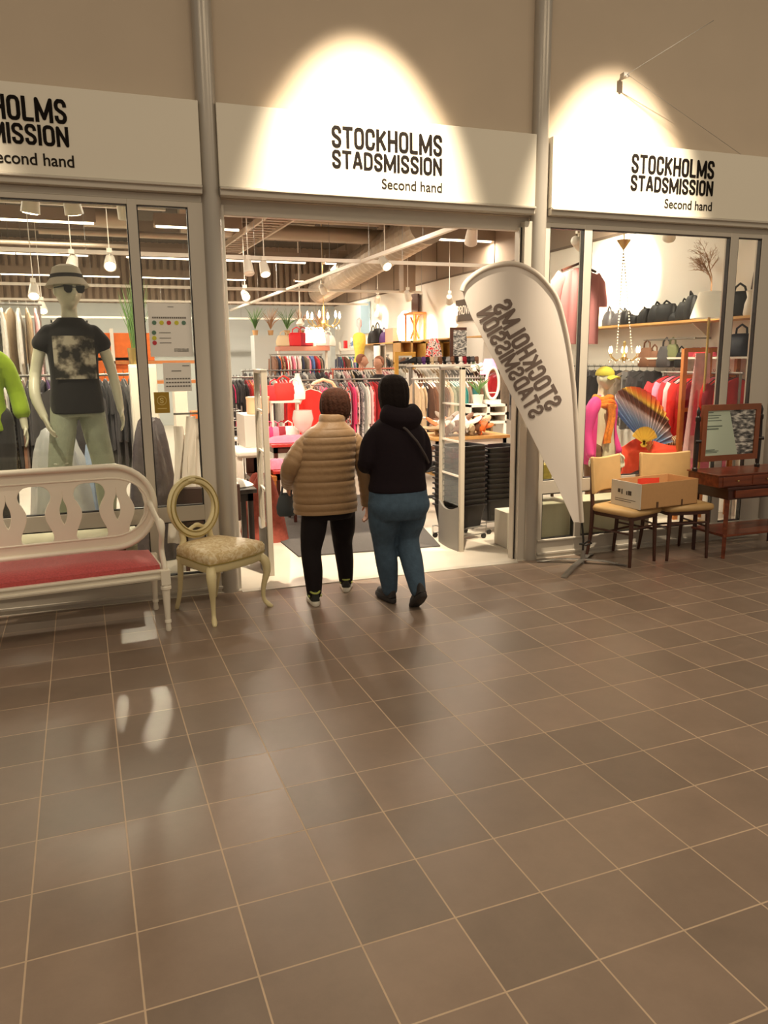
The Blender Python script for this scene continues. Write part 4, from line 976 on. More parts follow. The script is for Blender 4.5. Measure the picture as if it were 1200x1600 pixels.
def rack(p0, p1, z, n, palette, kinds, where, label, name='clothes_rack', stand=True, white=True, m=None, hanger=True, jit=12):
    p0, p1 = V((p0[0], p0[1], 0)), V((p1[0], p1[1], 0)); d = p1-p0; a = atan2(d.y, d.x); L = d.length
    t = thing(name, label, 'rack', p0, a); m = m or STEEL
    MB().cyl((-.03, 0, z), (L+.03, 0, z), .013, n=10).build('rail', m, t)
    if stand:
        for x in (0, L): MB().cyl((x, 0, .03), (x, 0, z), .014, n=10).build('upright', m, t); MB().bb(x-.015, x+.015, -.25, .25, .01, .035).build('foot', m, t)
    rnd = random.Random(hash(where) % 1000 if False else len(where)*13+n)
    for i in range(n):
        s_ = (i+.5)/n*L; p = p0+d.normalized()*s_
        c = palette[int(i*len(palette)/n) % len(palette)] if rnd.random() < .6 else rnd.choice(palette)
        garment(rnd.choice(kinds), c, (p.x, p.y, z+.012-.013+.013), a+R(rnd.uniform(-jit, jit)), where, hanger, white)
    return t
def P2(u, v, Y): p = at(u, v, Y); return p
# long rack behind the two visitors
a = P2(470, 592, 10.6); b = P2(632, 588, 10.6)
rack((a.x, 10.6), (b.x, 10.6), 1.40, 34, ['patterned brown', 'patterned pink', 'grey', 'patterned red', 'hot pink', 'patterned grey', 'white', 'red', 'patterned grey', 'pale pink', 'patterned red'], ['dress', 'shirt', 'dress'], 'the long rack behind the two visitors', 'long chrome rack of patterned dresses behind the two visitors', white=False)
a = P2(646, 590, 9.3); b = P2(757, 590, 9.3)
rack((a.x, 9.3), (b.x, 9.3), 1.42, 26, ['beige', 'beige', 'brown', 'taupe', 'brown', 'sage', 'olive', 'teal', 'teal', 'taupe', 'brown', 'taupe', 'charcoal', 'grey'], ['trousers', 'shirt', 'coat'], 'the rack behind the right security gate', 'rack of brown, beige and teal clothes behind the right security gate', white=True)
a = P2(352, 588, 11.4); b = P2(470, 588, 11.4)
rack((a.x, 11.4), (b.x, 11.4), 1.44, 24, ['black', 'charcoal', 'black', 'red', 'pink', 'charcoal', 'navy', 'white', 'red', 'bright red', 'hot pink', 'orange'], ['shirt', 'dress', 'coat'], 'the rack behind the red display at left', 'rack of black and red clothes behind the red display', white=False)
a = P2(520, 578, 13.2); b = P2(634, 578, 13.2)
rack((a.x, 13.2), (b.x, 13.2), 1.52, 30, ['white', 'pale pink', 'black', 'grey', 'beige', 'patterned pink', 'white', 'charcoal'], ['shirt', 'dress'], 'the middle rack with white hangers', 'rack of pale clothes on white hangers in mid shop', m=mat('coral_rail', (216, 120, 96), .4))
a = P2(640, 572, 11.3); b = P2(752, 572, 11.3)
rack((a.x, 11.3), (b.x, 11.3), 1.56, 22, ['white', 'beige', 'grey', 'charcoal', 'brown'], ['shirt'], 'the rack under the row of shoes', 'rack of shirts on pale hangers under the shoe shelf')
a = P2(380, 584, 14.2); b = P2(520, 578, 14.2)
rack((a.x, 14.2), (b.x, 14.2), 1.50, 20, ['charcoal', 'black', 'white', 'grey', 'crimson'], ['shirt', 'coat'], 'the dark rack in mid shop at left', 'rack of dark coats in mid shop at left', white=False)
a = P2(421, 552, 17.2); b = P2(500, 552, 17.2)
rack((a.x, 17.1), (b.x, 17.1), 1.82, 20, ['brown', 'taupe', 'patterned brown', 'red', 'pink', 'white', 'white', 'pale pink', 'orange', 'blue', 'navy', 'charcoal'], ['shirt'], 'the far rack under the pink shelf', 'far rack of bright shirts under the pink shelf', hanger=False)
c_ = P2(527, 554, 17.6); d_ = P2(566, 554, 17.6)
rack((c_.x, 17.6), (d_.x, 17.6), 1.80, 12, ['teal', 'crimson', 'brown', 'white', 'pale blue', 'navy', 'lavender', 'white'], ['shirt'], 'the far rack by the back wall', 'far rack of white and lavender shirts by the back wall', hanger=False)
c_ = P2(585, 556, 16.2); d_ = P2(606, 556, 16.2)
rack((c_.x, 16.2), (d_.x, 16.2), 1.78, 7, ['charcoal', 'brown', 'black', 'taupe'], ['coat'], 'the short rack by the white cubby shelf', 'short rack of dark coats by the white cubby shelf', hanger=False)
# gates
def gate(x, y0, y1, dx, z, label):
    t = thing('security_gate', label, 'security gate', (x, y0, 0), atan2(y1-y0, dx)); L = sqrt((y1-y0)**2+dx*dx)
    for s_ in (0, L): MB().bb(s_-.02, s_+.02, -.022, .022, 0, z).build('post', mat('gate_beige', (178, 168, 152), .45), t, bevel=.006)
    MB().bb(-.02, L+.02, -.022, .022, z-.03, z).build('top_rail', mat('gate_beige', (1, 1, 1)), t, bevel=.006)
    MB().grid(lambda u, v: (u*L, .02+.02*sin(u*pi), v*(.40-.05*sin(u*pi))), 10, 2, .02).build('base_cover', mat('gate_grey', (122, 118, 112), .5), t)
    for zz in (1.28, .96, .66): MB().bb(.02, L-.02, -.008, .008, zz-.008, zz+.008).build('crossbar', WHMET, t)
    MB().bb(.02, L-.02, -.003, .003, .40, z-.03).build('panel', FILM, t)
gate(1.108, 5.79, 6.2, .02, 1.60, 'beige security gate at the left side of the entrance')
gate(2.82, 5.94, 6.36, .0, 1.60, 'beige security gate at the right side of the entrance')
tag(MB().prism([(0, 0)], 0, 0) and MB().add([(1.44, 6.27, .004), (2.72, 6.16, .004), (3.3, 9.0, .004), (1.32, 9.0, .004), (1.44, 6.27, .016), (2.72, 6.16, .016), (3.3, 9.0, .016), (1.32, 9.0, .016)], [(0, 1, 2, 3), (4, 5, 6, 7), (0, 1, 5, 4), (1, 2, 6, 5), (2, 3, 7, 6), (3, 0, 4, 7)]).build('door_mat', MAT), 'large charcoal entrance mat on the pale shop floor', 'mat')
# basket stacks
bk_ = MB(); w_, d2 = .21, .155
def sq(w, d, z, n=6):
    P = []
    for cx, cy, a0 in ((w, d, 0), (-w, d, 90), (-w, -d, 180), (w, -d, 270)):
        for i in range(n): a = R(a0+90*i/(n-1)); P.append(V((cx-math.copysign(.03, cx)+.03*cos(a), cy-math.copysign(.03, cy)+.03*sin(a), z)))
    return P
bk_.rings([sq(.17, .12, .0), sq(.20, .148, .20), sq(.215, .16, .20), sq(.215, .16, .212), sq(.195, .142, .212), sq(.165, .115, .012)], cap=True)
BK = bk_.mesh('shopping_basket'); BK.materials.append(BLKPL)
def basket_stack(x, y, rz, n, z0, where):
    for i in range(n):
        o = bpy.data.objects.new('shopping_basket', BK); COL.objects.link(o); o.location = (x, y, z0+i*.05); o.rotation_euler.z = rz+R(random.uniform(-1, 1))
        lb = f'black plastic shopping basket nested in {where}'
        if i == n-1: lb = f'black plastic shopping basket, topmost of {where}'
        tag(o, lb, 'basket', f'baskets nested in {where}')
    t = thing('basket_trolley', f'chrome wire trolley under {where}', 'trolley', (x, y, 0), rz)
    for s_ in (-1, 1):
        MB().tube([(-.2, s_*.14, .05), (.2, s_*.14, .05), (.21, s_*.14, .12), (-.21, s_*.14, .12)], .006, 6, close=True).build('wire_frame', STEEL, t)
        for sx in (-1, 1): MB().cyl((sx*.18, s_*.14-.01, .028), (sx*.18, s_*.14+.01, .028), .024).build('castor', BLKPL, t)
    MB().bb(-.18, .18, -.14, .14, .117, .125).build('tray', STEEL, t)
basket_stack(3.03, 6.42, R(12), 12, .125, 'the near basket stack')
basket_stack(3.52, 6.62, R(8), 11, .125, 'the rear basket stack')
tag(MB().bb(3.23, 3.46, 5.86, 6.1, .005, .33).build('carton', CARDW, bevel=.004), 'white carton standing inside the doorway behind the jamb', 'box')

# small prop kit -------------------------------------------------------------
def bag(name, label, colour, p, s=1.0, rz=0, group=None, sh=(.15, .07, .2), m=None, hk=1.0):
    t = thing(name, label, 'bag', p, rz, group); m = m or mat('leather_'+colour.replace(' ', '_'), tuple(int(q*(.6 if sum(PAL[colour]) < 200 else 1)) for q in PAL[colour]), .55, spec=.3, bump=.3, bscale=22)
    w_, d_, h_ = [q*s for q in sh]
    MB().rings([[V((w_*k*math.copysign(abs(cos(a))**.6, cos(a)), d_*k2*math.copysign(abs(sin(a))**.6, sin(a)), z*h_)) for a in [2*pi*j/16 for j in range(16)]] for k, k2, z in ((.8, .8, 0), (.98, 1, .06), (1, 1, .4), (.86, .7, .8), (.7, .35, 1.0), (.4, .2, 1.02))]).build('bag_body', m, t)
    MB().tube([(-w_*.45, 0, h_*.9), (-w_*.4*hk, d_*.3*(1-hk), h_*(.9+.35*hk)), (0, d_*.5*(1-hk), h_*(.92+.5*hk)), (w_*.4*hk, d_*.3*(1-hk), h_*(.9+.35*hk)), (w_*.45, 0, h_*.9)], .007*s+.003, 6).build('handle', m, t)
    return t
SHM = MB(); u_ = []
for y, w_, h, z in ((-.02, .022, .05, .02), (-.01, .034, .07, .02), (.03, .038, .065, .02), (.09, .036, .04, .015), (.15, .046, .03, .0), (.21, .04, .022, .0), (.25, .012, .01, .0)):
    u_.append([V((w_*cos(a), y, z+(h*sin(a) if sin(a) > 0 else .012*sin(a)))) for a in [2*pi*j/10 for j in range(10)]])
SHM.rings(u_).bb(-.014, .014, -.02, .02, -.03, .02); SHM = SHM.mesh('shoe'); SHM.materials.append(BLKPL)
def shoe_obj(colour, p, rz, label, group, rx=0):
    o = bpy.data.objects.new('shoe', SHM); COL.objects.link(o); o.location = p; o.rotation_euler = (rx, 0, rz); o.material_slots[0].link = 'OBJECT'; o.material_slots[0].material = mat('leather_'+colour.replace(' ', '_'), PAL[colour], .45)
    return tag(o, label, 'shoe', group)
def box_thing(name, label, cat, m, x0, x1, y0, y1, z0, z1, bevel=.004):
    return tag(MB().bb(0, x1-x0, 0, y1-y0, 0, z1-z0).build(name, m, None, (x0, y0, z0), bevel=bevel), label, cat)
def table(name, label, m, x0, x1, y0, y1, z, th=.035, leg=.045, mid=None, shelfz=None):
    t = thing(name, label, 'table', (x0, y0, 0)); W_, D_ = x1-x0, y1-y0
    MB().bb(0, W_, 0, D_, z-th, z).build('table_top', m, t, bevel=.004)
    MB().bb(.03, W_-.03, .03, D_-.03, z-th-.07, z-th).build('apron', mid or m, t)
    for x in (.03, W_-.03-leg):
        for y in (.03, D_-.03-leg): MB().bb(x, x+leg, y, y+leg, 0.004, z-th).build('leg', mid or m, t)
    if shelfz: MB().bb(.03, W_-.03, .03, D_-.03, shelfz-.02, shelfz).build('shelf', m, t)
    return t
def heap(p, label, name, cat, colour, sx, sy, sz, seed=0, m=None):
    """a soft folded cloth heap"""
    rnd = random.Random(seed); ph = [rnd.random()*6 for _ in range(4)]
    def f(u, v):
        a = 2*pi*u; r = min(1, v*1.25); h = (1-r**3)
        return (sx*r*cos(a)*(1+.12*sin(3*a+ph[0])), sy*r*sin(a)*(1+.1*sin(4*a+ph[1])), sz*h*(1+.25*sin(5*a+ph[2]+v*4)*v)+.004)
    return tag(MB().grid(f, 28, 10, .006).build(name, m or cm(colour), None, p), label, cat)

# ---- doorway, left side
box_thing('grey_counter', 'pale grey counter panel behind the left column', 'counter', mat('counter_grey', (192, 188, 180), .6), P2(352, 0, 7.6).x, P2(394, 0, 7.6).x, 7.6, 8.1, .82, 1.14)
t = thing('side_table', 'curved white side table with a pale leg behind the left column', 'table', (P2(372, 0, 7.4).x, 7.4, 0))
MB().bb(-.2, .13, 0, .5, .74, .82).build('table_top', WHMET, t, bevel=.03); MB().bb(.06, .13, .03, .1, .004, .75).bb(-.2, -.14, .03, .1, .004, .75).build('leg', WHMET, t)
tag(MB().lathe([(.11, 0), (.115, .02), (.115, .15), (.12, .15), (.12, .17), (.0, .172)], n=24).build('round_hat_box', mat('peach_box', (240, 190, 150), .6), None, (P2(378, 0, 7.75).x, 7.8, 1.141)), 'peach round hat box on the pale grey counter', 'box')
table('black_table', 'small black table behind the left column', EBON, .72, 1.13, 6.40, 6.9, .60)
heap((.95, 6.62, .601), 'white folded cloth on the small black table', 'folded_cloth', 'cloth', 'white', .17, .15, .06, 3)
heap((P2(380, 0, 7.0).x, 7.05, .0), 'rust red woven cloth heap behind the black table', 'woven_heap', 'cloth', 'patterned red', .22, .2, .62, 5, m=mat('rust_weave', (150, 72, 58), .9, var=.2, scale=30))
for i, (u, c) in enumerate(((366, 'brown'), (378, 'orange'))):
    t = thing('wooden_chair', ('brown wooden chair back behind the white side table', 'orange chair back behind the white side table')[i], 'chair', (P2(u, 0, 8.4).x, 8.4, 0))
    mm = PINE if i else CHWOOD
    MB().bb(-.09, .09, 0, .03, .45, .8).build('backrest', mat('orange_vinyl', (226, 104, 44), .5) if i else mm, t, bevel=.01)
    MB().bb(-.1, .1, -.35, .03, .40, .45).build('seat', mm, t)
    for x in (-.09, .07):
        for y in (-.34, 0): MB().bb(x, x+.025, y, y+.025, .004, .42).build('leg', mm, t)
# red display
REDT = mat('red_lacquer', (178, 52, 46), .35)
rx0, rx1 = P2(398, 0, 8.7).x, P2(468, 0, 8.7).x
table('red_display_table', 'red lacquered display table at left of the entrance', REDT, rx0, rx1+.45, 8.7, 9.4, .72, mid=CHWOOD, shelfz=None)
table('low_red_table', 'lower red table with pink heaps in front of the display', REDT, P2(396, 0, 8.2).x, P2(455, 0, 8.2).x, 8.1, 8.55, .50, mid=DMAHOG)
heap((P2(405, 0, 8.3).x, 8.3, .502), 'pink ruffled cloth on the low red table', 'pink_cloth', 'cloth', 'pink', .13, .12, .10, 1)
heap((P2(425, 0, 8.3).x, 8.3, .502), 'bright pink cloth heap in the middle of the low red table', 'pink_cloth', 'cloth', 'hot pink', .12, .12, .08, 2)
heap((P2(444, 0, 8.3).x, 8.3, .502), 'coral checked cloth at the right of the low red table', 'coral_cloth', 'cloth', 'patterned red', .13, .12, .16, 4)
heap((P2(432, 0, 8.85).x, 8.95, .722), 'pink folded fabric lying on the red display table', 'folded_fabric', 'cloth', 'pink', .36, .16, .07, 7)
MBx = thing('glass_bowl', 'large glass goblet bowl glowing on the red display table', 'bowl', (P2(455, 0, 9.0).x, 9.05, .722))
MB().lathe([(.06, 0), (.02, .02), (.018, .08), (.10, .16), (.13, .26), (.11, .36), (.106, .36), (.125, .26), (.095, .165), (.0, .09)], n=24, cap=False).build('bowl_body', PLAST, MBx)
MB().bb(P2(398, 0, 9.2).x, P2(448, 0, 9.2).x, 9.15, 9.36, 1.17, 1.195).build('x', WHMET).name = 'display_riser'
o = bpy.data.objects['display_riser']; tag(o, 'white riser shelf above the red display table holding red bags', 'shelf')
MB().bb(P2(400, 0, 9.2).x, P2(403, 0, 9.2).x, 9.2, 9.3, .722, 1.17).bb(P2(444, 0, 9.2).x, P2(447, 0, 9.2).x, 9.2, 9.3, .722, 1.17).build('leg', WHMET, o)
for i, (u, c, s_, lb) in enumerate(((407, 'red', 1.0, 'red bag at the left end of the white riser'), (422, 'bright red', 1.15, 'bright red bag beside it on the white riser'), (440, 'white', 1.0, 'white and pink striped bag at the right end of the riser'))):
    bag('display_bag', lb, c, (P2(u, 0, 9.25).x, 9.25, 1.196), s_*.9)
for i, (u, c) in enumerate(((403, 'hot pink'), (412, 'pink'), (424, 'crimson'), (436, 'white'))):
    bag('display_bag', c+' small bag standing under the white riser', c, (P2(u, 0, 8.95).x, 9.22, .722), .8)
tag(MB().lathe([(.03, 0), (.09, .12), (.10, .16), (.05, .3), (.03, .36), (.035, .38), (.0, .38)], n=16).build('white_dress_form', WHITEW, None, (P2(446, 0, 9.5).x, 9.5, 1.13)), 'white draped bust behind the riser', 'bust')
o = garment('dress', 'bright red', (P2(468, 0, 9.6).x, 9.6, 1.36), R(80), 'the stand at the right end of the red display')
t = thing('display_stand', 'thin stand holding the bright red dress', 'stand', (P2(468, 0, 9.6).x, 9.62, 0)); MB().cyl((0, 0, .004), (0, 0, 1.37), .012).cyl((-.15, 0, 1.36), (.15, 0, 1.36), .01).cyl((0, 0, .004), (0, 0, .02), .15).build('pole', STEEL, t)
# red stool
t = thing('red_stool', 'low red leather chair with dark legs in front of the red display', 'chair', (P2(441, 0, 8.0).x, 7.75, 0))
MB().bb(-.15, .15, -.1, .22, .36, .45).bb(-.15, .15, -.12, -.08, .36, .52).build('seat', mat('red_leather', (150, 34, 40), .5), t, bevel=.015)
for x in (-.13, .10):
    for y in (-.1, .18): MB().bb(x, x+.03, y, y+.03, .004, .37).build('leg', DMAHOG, t)
# cane chair with pink bags
cc = P2(490, 0, 9.9); t = thing('cane_chair', 'bentwood chair with an arched cream back holding pink bags', 'chair', (cc.x, 9.9, 0))
MB().tube([(-.20, 0, .75), (-.21, 0, 1.1), (-.19, 0, 1.28), (-.12, 0, 1.38), (0, 0, 1.42), (.12, 0, 1.38), (.19, 0, 1.28), (.21, 0, 1.1), (.20, 0, .75)], .022, 8).build('arched_back', mat('rattan_cream', (226, 196, 156), .5), t)
MB().bb(-.24, .24, -.45, .02, .74, .80).build('seat', OAK, t, bevel=.01)
for x in (-.22, .19):
    for y in (-.43, -.02): MB().bb(x, x+.03, y, y+.03, .004, .75).build('leg', OAK, t)
bag('pink_bag', 'hot pink bag leaning in the arched cane chair', 'hot pink', (cc.x, 9.72, .98), 1.15)
bag('pink_bag', 'pale pink bag lying below the hot pink one', 'pale pink', (cc.x+.0, 9.66, .801), 1.2, sh=(.16, .12, .14))
# pink shelf far left with goods
sx0, sx1 = P2(418, 0, 17.4).x, P2(503, 0, 17.4).x
t = thing('wall_shelf', 'long pink brown shelf above the far rack', 'shelf', (sx0, 17.42, 0))
MB().bb(0, sx1-sx0, 0, .5, 1.90, 2.0).build('shelf_board', mat('rose_wood', (176, 118, 100), .5), t)
for x in (0, sx1-sx0-.04): MB().bb(x, x+.04, .2, .3, .004, 1.9).build('upright', WHMET, t)
for i, (u, c, s_) in enumerate(((425, 'beige', 1.2), (436, 'brown', 1), (447, 'red', 1.5), (458, 'crimson', 1.5), (492, 'pale pink', 1.3), (500, 'white', 1.2))):
    bag('shelf_bag', c+' bag standing on the long far pink shelf', c, (P2(u, 0, 17.5).x, 17.5, 2.0), s_)
t = thing('lit_lampshade', 'glowing white lampshade on the far pink shelf', 'lamp', (P2(477, 0, 17.5).x, 17.5, 2.0)); MB().lathe([(.05, 0), (.05, .1), (.015, .12)], n=16).build('lamp_base', WHMET, t)
MB().lathe([(.26, .08), (.20, .42), (.195, .42), (.255, .085)], n=20, cap=False).build('lamp_shade', mat('glowing_white', (255, 230, 190), .7, emit=6), t)
tag(MB().lathe([(.10, 0), (.12, .01), (.30, .12), (.29, .12), (.1, .02)], n=24).build('wooden_bowl', mat('bowl_wood', (226, 176, 110), .5), None, (P2(477, 0, 19.0).x, 19, P2(477, 524, 19).z)), 'shallow yellow wooden bowl shown high above the far shelf', 'bowl')
t = thing('tall_cupboard', 'tall pale cupboard carrying the wooden bowl and plants', 'cupboard', (P2(372, 0, 19.1).x, 18.85, 0)); zz = P2(477, 524, 19).z
MB().bb(0, P2(500, 0, 19).x-P2(372, 0, 19).x, 0, .5, .004, zz-.002).build('cupboard_body', GREYW, t)
# hanging lamp, chandelier and plants on top of the cupboard
def pend(u, v0, Y, label, L=.5):
    p = at(u, v0, Y); t = thing('pendant_lamp', label, 'lamp', p)
    MB().cyl((0, 0, .05), (0, 0, min(4.7, 4.7)-p.z), .012, n=6).build('cord', WHMET, t); MB().lathe([(.0, .12), (.03, .1), (.09, .02), (.1, 0), (.05, -.04), (0, -.05)], n=14).build('lamp_shade', LAMPW, t)
pend(469, 506, 17, 'small white pendant lamp on a long rod at left of the doorway')
def leafy(name, label, p, h, r, n, m, seed, pot=None):
    rnd = random.Random(seed); t = thing(name, label, 'plant', p); mb = MB()
    for i in range(n):
        a = rnd.random()*2*pi; q = rnd.uniform(.3, 1)*r; z = h*rnd.uniform(.5, 1); w_ = rnd.uniform(.006, .014)*(1+r*2)
        mb.tube([(0, 0, .02), (q*.35*cos(a), q*.35*sin(a), z*.6), (q*cos(a), q*sin(a), z)], [(w_*.5, .003), (w_, .003), (.002, .002)], 5)
    mb.build('foliage', m, t)
    if pot: MB().lathe([(.055, -.12), (.075, 0), (.07, 0), (.06, -.02)], n=16).build('pot', pot, t)
    return t
for i, (u, m_, c) in enumerate(((378, LEAF, 'bushy green plant'), (404, FLWR, 'dry grass bunch'), (432, LEAF, 'green trailing plant'), (455, FLWR, 'dry flower bunch'), (488, FLWR, 'dry twig bunch'))):
    leafy('potted_plant', c+f' on top of the tall pale cupboard, {("leftmost", "second from left", "in the middle", "beside the bowl", "rightmost")[i]}', (P2(u, 0, 19).x, 19.05, zz+.12), .55, .3, 40, m_, i, CARD)
def chandelier(p, label, s=1.0, top=4.7, chain=True, emit=True):
    t = thing('chandelier', label, 'chandelier', p)
    MB().lathe([(.0, .22*s), (.02*s, .2*s), (.015*s, .05*s), (.04*s, 0), (.02*s, -.06*s), (0, -.09*s)], n=12).build('stem', BRASS, t)
    for k in range(6):
        a = k*pi/3; MB().tube([(0, 0, 0), (.12*s*cos(a), .12*s*sin(a), -.05*s), (.2*s*cos(a), .2*s*sin(a), .01*s), (.21*s*cos(a), .21*s*sin(a), .05*s)], .008*s, 6).build('arm', BRASS, t)
        if emit: MB().lathe([(.0, 0), (.018*s, .03*s), (.01*s, .08*s), (0, .1*s)], (.21*s*cos(a), .21*s*sin(a), .05*s), 8).build('bulb', BULB, t)
    mb = MB()
    for k in range(20):
        a = k*pi/10; mb.ell((.2*s*cos(a), .2*s*sin(a), -.04*s-.03*s*(k % 2)), (.01*s, .01*s, .018*s), 6, 4)
    mb.build('crystal_drops', CRYST, t)
    if chain: MB().tube([(0, 0, .2*s), (0, 0, top-p[2])], .006, 6).build('chain', BRASS, t)
    return t
chandelier(tuple(at(506, 505, 15.5)), 'sparkling glass chandelier deep inside the doorway', 1.6)
# far right wall shelf with black bags, stool, dress
zs = 2.05
def wshelf(v0, v1, label, z=zs, d=.34):
    t = thing('wall_shelf', label, 'shelf', (6.2-d, v0, z)); MB().bb(0, d-.002, 0, v1-v0, -.025, 0).build('shelf_board', OAK, t)
    k = 3
    for i in range(k): y = (v1-v0)*(i+.5)/k; MB().add([(d-.004, y, -.03), (d-.004, y+.015, -.03), (d-.004, y+.015, -.2), (d-.004, y, -.2), (.08, y, -.03), (.08, y+.015, -.03)], [(0, 1, 2, 3), (0, 3, 4), (1, 5, 2), (0, 4, 5, 1), (3, 2, 5, 4)]).build('bracket', WHMET, t)
wshelf(5.75, 12.2, 'long oak wall shelf of black bags seen through the right window')
wshelf(13.0, 19.0, 'oak wall shelf deep inside on the right wall')

# ---- doorway, right side -------------------------------------------------
# black bags and things on the deep wall shelf
for i, (u, c, s_) in enumerate(((583, 'black', 1.5), (590, 'black', 1.7), (600, 'purple', 1.2))):
    p = atx(u, 520, 6.02); bag('shelf_bag', ('black', 'bulky black', 'purple')[i]+' bag on the deep oak wall shelf', c, (6.02, p.y, zs+.001), s_, R(90))
p = atx(622, 520, 6.02); box_thing('pink_box', 'flat pink box on the deep oak wall shelf beside the stool', 'box', mat('dusty_pink_box', (210, 150, 130), .6), 5.9, 6.15, p.y, p.y+.5, zs+.001, zs+.3)
p = atx(648, 520, 6.02); t = thing('wooden_stool', 'wooden stool with crossed legs on the deep wall shelf', 'stool', (6.02, p.y, zs+.001))
MB().bb(-.14, .14, -.28, .28, .52, .56).build('seat', PINE, t)
for y in (-.24, .24):
    for x in (-.12, .1): MB().bb(x, x+.03, y-.02, y+.02, 0, .52).build('leg', PINE, t)
MB().bar((0, -.22, .05), (0, .22, .48), .03).bar((0, .22, .05), (0, -.22, .48), .03).build('crossbar', PINE, t)
p = atx(634, 505, 6.02); t = thing('glowing_white_dress', 'white dress with its glow built in, beside the wooden stool', 'lamp', (6.0, p.y, zs+.001)); MB().lathe([(.12, 0), (.17, .2), (.15, .5), (.05, .62), (0, .63)], n=16).build('lamp_shade', mat('glowing_white', (255, 230, 190), .7, emit=6), t)  # a white dress, no lamp: its brightness is set as emission
p = atx(640, 475, 6.0); tag(MB().box((0, 0, 0), (.04, .35, .42)).build('framed_picture', CHWOOD, None, (6.13, p.y, p.z)), 'dark hanging garment shape on the wall above the stool', 'wall hanging')
# PROVRUM sign
p0, p1 = atx(713, 470, 6.19), atx(713, 503, 6.19); q0 = atx(746, 462, 6.19)
t = thing('wall_sign', 'dark sign with pale lettering on the right wall beside the flag tip', 'sign', (6.195, p0.y, p1.z)); Ls = p0.y-q0.y; Hs = p0.z-p1.z
MB().bb(-.02, 0, -Ls*1.15, 0, 0, Hs).build('board', mat('sign_taupe', (86, 74, 66), .7), t)
m_ = MB(); lettering(m_, 'PROVRUM', 0, 0, Ls*1.0, Hs*.42, 0, .006)
m_.v = [(-.021+y, -(x+Ls*.07), z+Hs*.3) for x, y, z in m_.v]; m_.build('lettering', WHMET, t)
# pictures on back wall
for u, v, w_, h_, lb, c in ((571, 497, .42, .75, 'pale blue framed picture on the right wall near the corner', (150, 176, 190)), (536, 505, .4, .45, 'small blue grey picture on the grey back wall', (120, 132, 150))):
    if u > 560: p = atx(u, v, 6.17); tag(MB().box((0, 0, 0), (.03, w_*1.6, h_)).build('framed_picture', mat('pic%d' % u, c, .6), None, p), lb, 'picture')
    else: p = at(u, v, 21.45); tag(MB().box((0, 0, 0), (w_, .03, h_)).build('framed_picture', mat('pic%d' % u, c, .6), None, p), lb, 'picture')
# far shelf with the framed print
x0, x1 = P2(523, 0, 17.7).x, P2(556, 0, 17.7).x; t = thing('wall_shelf', 'short shelf with a blue framed print above the lavender shirts', 'shelf', (x0, 17.6, 0))
MB().bb(0, x1-x0, 0, .4, 1.90, 1.95).build('shelf_board', WHMET, t)
for x in (0, x1-x0-.04): MB().bb(x, x+.04, .3, .35, .004, 2.1).build('upright', WHMET, t)
box_thing('framed_print', 'blue and white framed print on the short far shelf', 'picture', ramp_mat('blue_print', 'ShaderNodeTexNoise', [(.45, (230, 228, 222)), (.52, (90, 120, 170))], scale=(8, 8, 8), Scale=1.0), P2(538, 0, 17.7).x, P2(555, 0, 17.7).x, 17.7, 17.74, 1.952, 2.2)
box_thing('red_tin', 'small red tin on the short far shelf', 'tin', cm('red'), P2(528, 0, 17.7).x, P2(533, 0, 17.7).x, 17.7, 17.8, 1.952, 2.13)
# tall hat-stand mannequin with yellow dress
p = P2(553, 0, 16.9); t = thing('dress_form', 'lit dress form in a yellow top near the back corner', 'mannequin', (p.x, 16.9, 0)); t.scale = (.72, .72, .93)
MB().cyl((0, 0, .004), (0, 0, 1.8), .03).lathe([(.2, .004), (.2, .03), (0, .04)]).build('pole', POLEK, t)
tt = MB(); torso(tt, [(0, 0, 1.75, .2, .13), (0, 0, 1.95, .15, .11), (0, 0, 2.2, .2, .13), (0, 0, 2.4, .19, .1), (0, 0, 2.46, .06, .05)]); tt.build('yellow_top', cm('yellow'), t); MB().lathe([(.03, 2.44), (.03, 2.55), (.08, 2.62), (.08, 2.75), (0, 2.82)]).build('head', cm('pale pink'), t)
# wooden cabinets with yellow doors along the right, shoe shelf in front
def cubby(x0, x1, y, z0, z1, m, label, cols=3, door=None, name='shelf_cabinet'):
    t = thing(name, label, 'cabinet', (x0, y, 0)); W_ = x1-x0; mb = MB()
    for k in range(cols+1): x = W_*k/cols; mb.bb(x-.02 if k else 0, x+.02 if k < cols else W_, 0, .4, z0, z1)
    mb.bb(0, W_, .38, .4, z0, z1).bb(0, W_, 0, .4, z1-.03, z1).bb(0, W_, 0, .4, z0, z0+.03).bb(0, W_, 0, .4, (z0+z1)/2-.015, (z0+z1)/2+.015)
    mb.build('cabinet_body', m, t)
    if z0 > .1:
        for x in (0, W_-.04): MB().bb(x, x+.04, 0, .04, .004, z0).bb(x, x+.04, .36, .4, .004, z0).build('leg', m, t)
    return t
ox = OAK
t = cubby(P2(622, 0, 13.8).x, P2(662, 0, 13.8).x, 13.8, 1.2, 2.02, ox, 'oak wardrobe section with open shelves under the deep wall shelf', 2)
t2 = cubby(P2(664, 0, 13.6).x, P2(708, 0, 13.6).x, 13.6, 1.2, 2.0, mat('yellow_oak', (226, 180, 96), .5, var=.05), 'yellow oak cabinet section right of the patterned red cloth', 3)
t3 = cubby(P2(587, 0, 15.4).x, P2(598, 0, 15.4).x, 15.4, .9, 2.0, WHMET, 'narrow white cubby shelf under the black bags', 1)
heap((P2(668, 0, 13.3).x, 13.02, P2(727, 560, 13).z), 'coral patterned cloth piled before the oak cabinet', 'hung_cloth', 'cloth', 'patterned red', .16, .08, .35, 9)
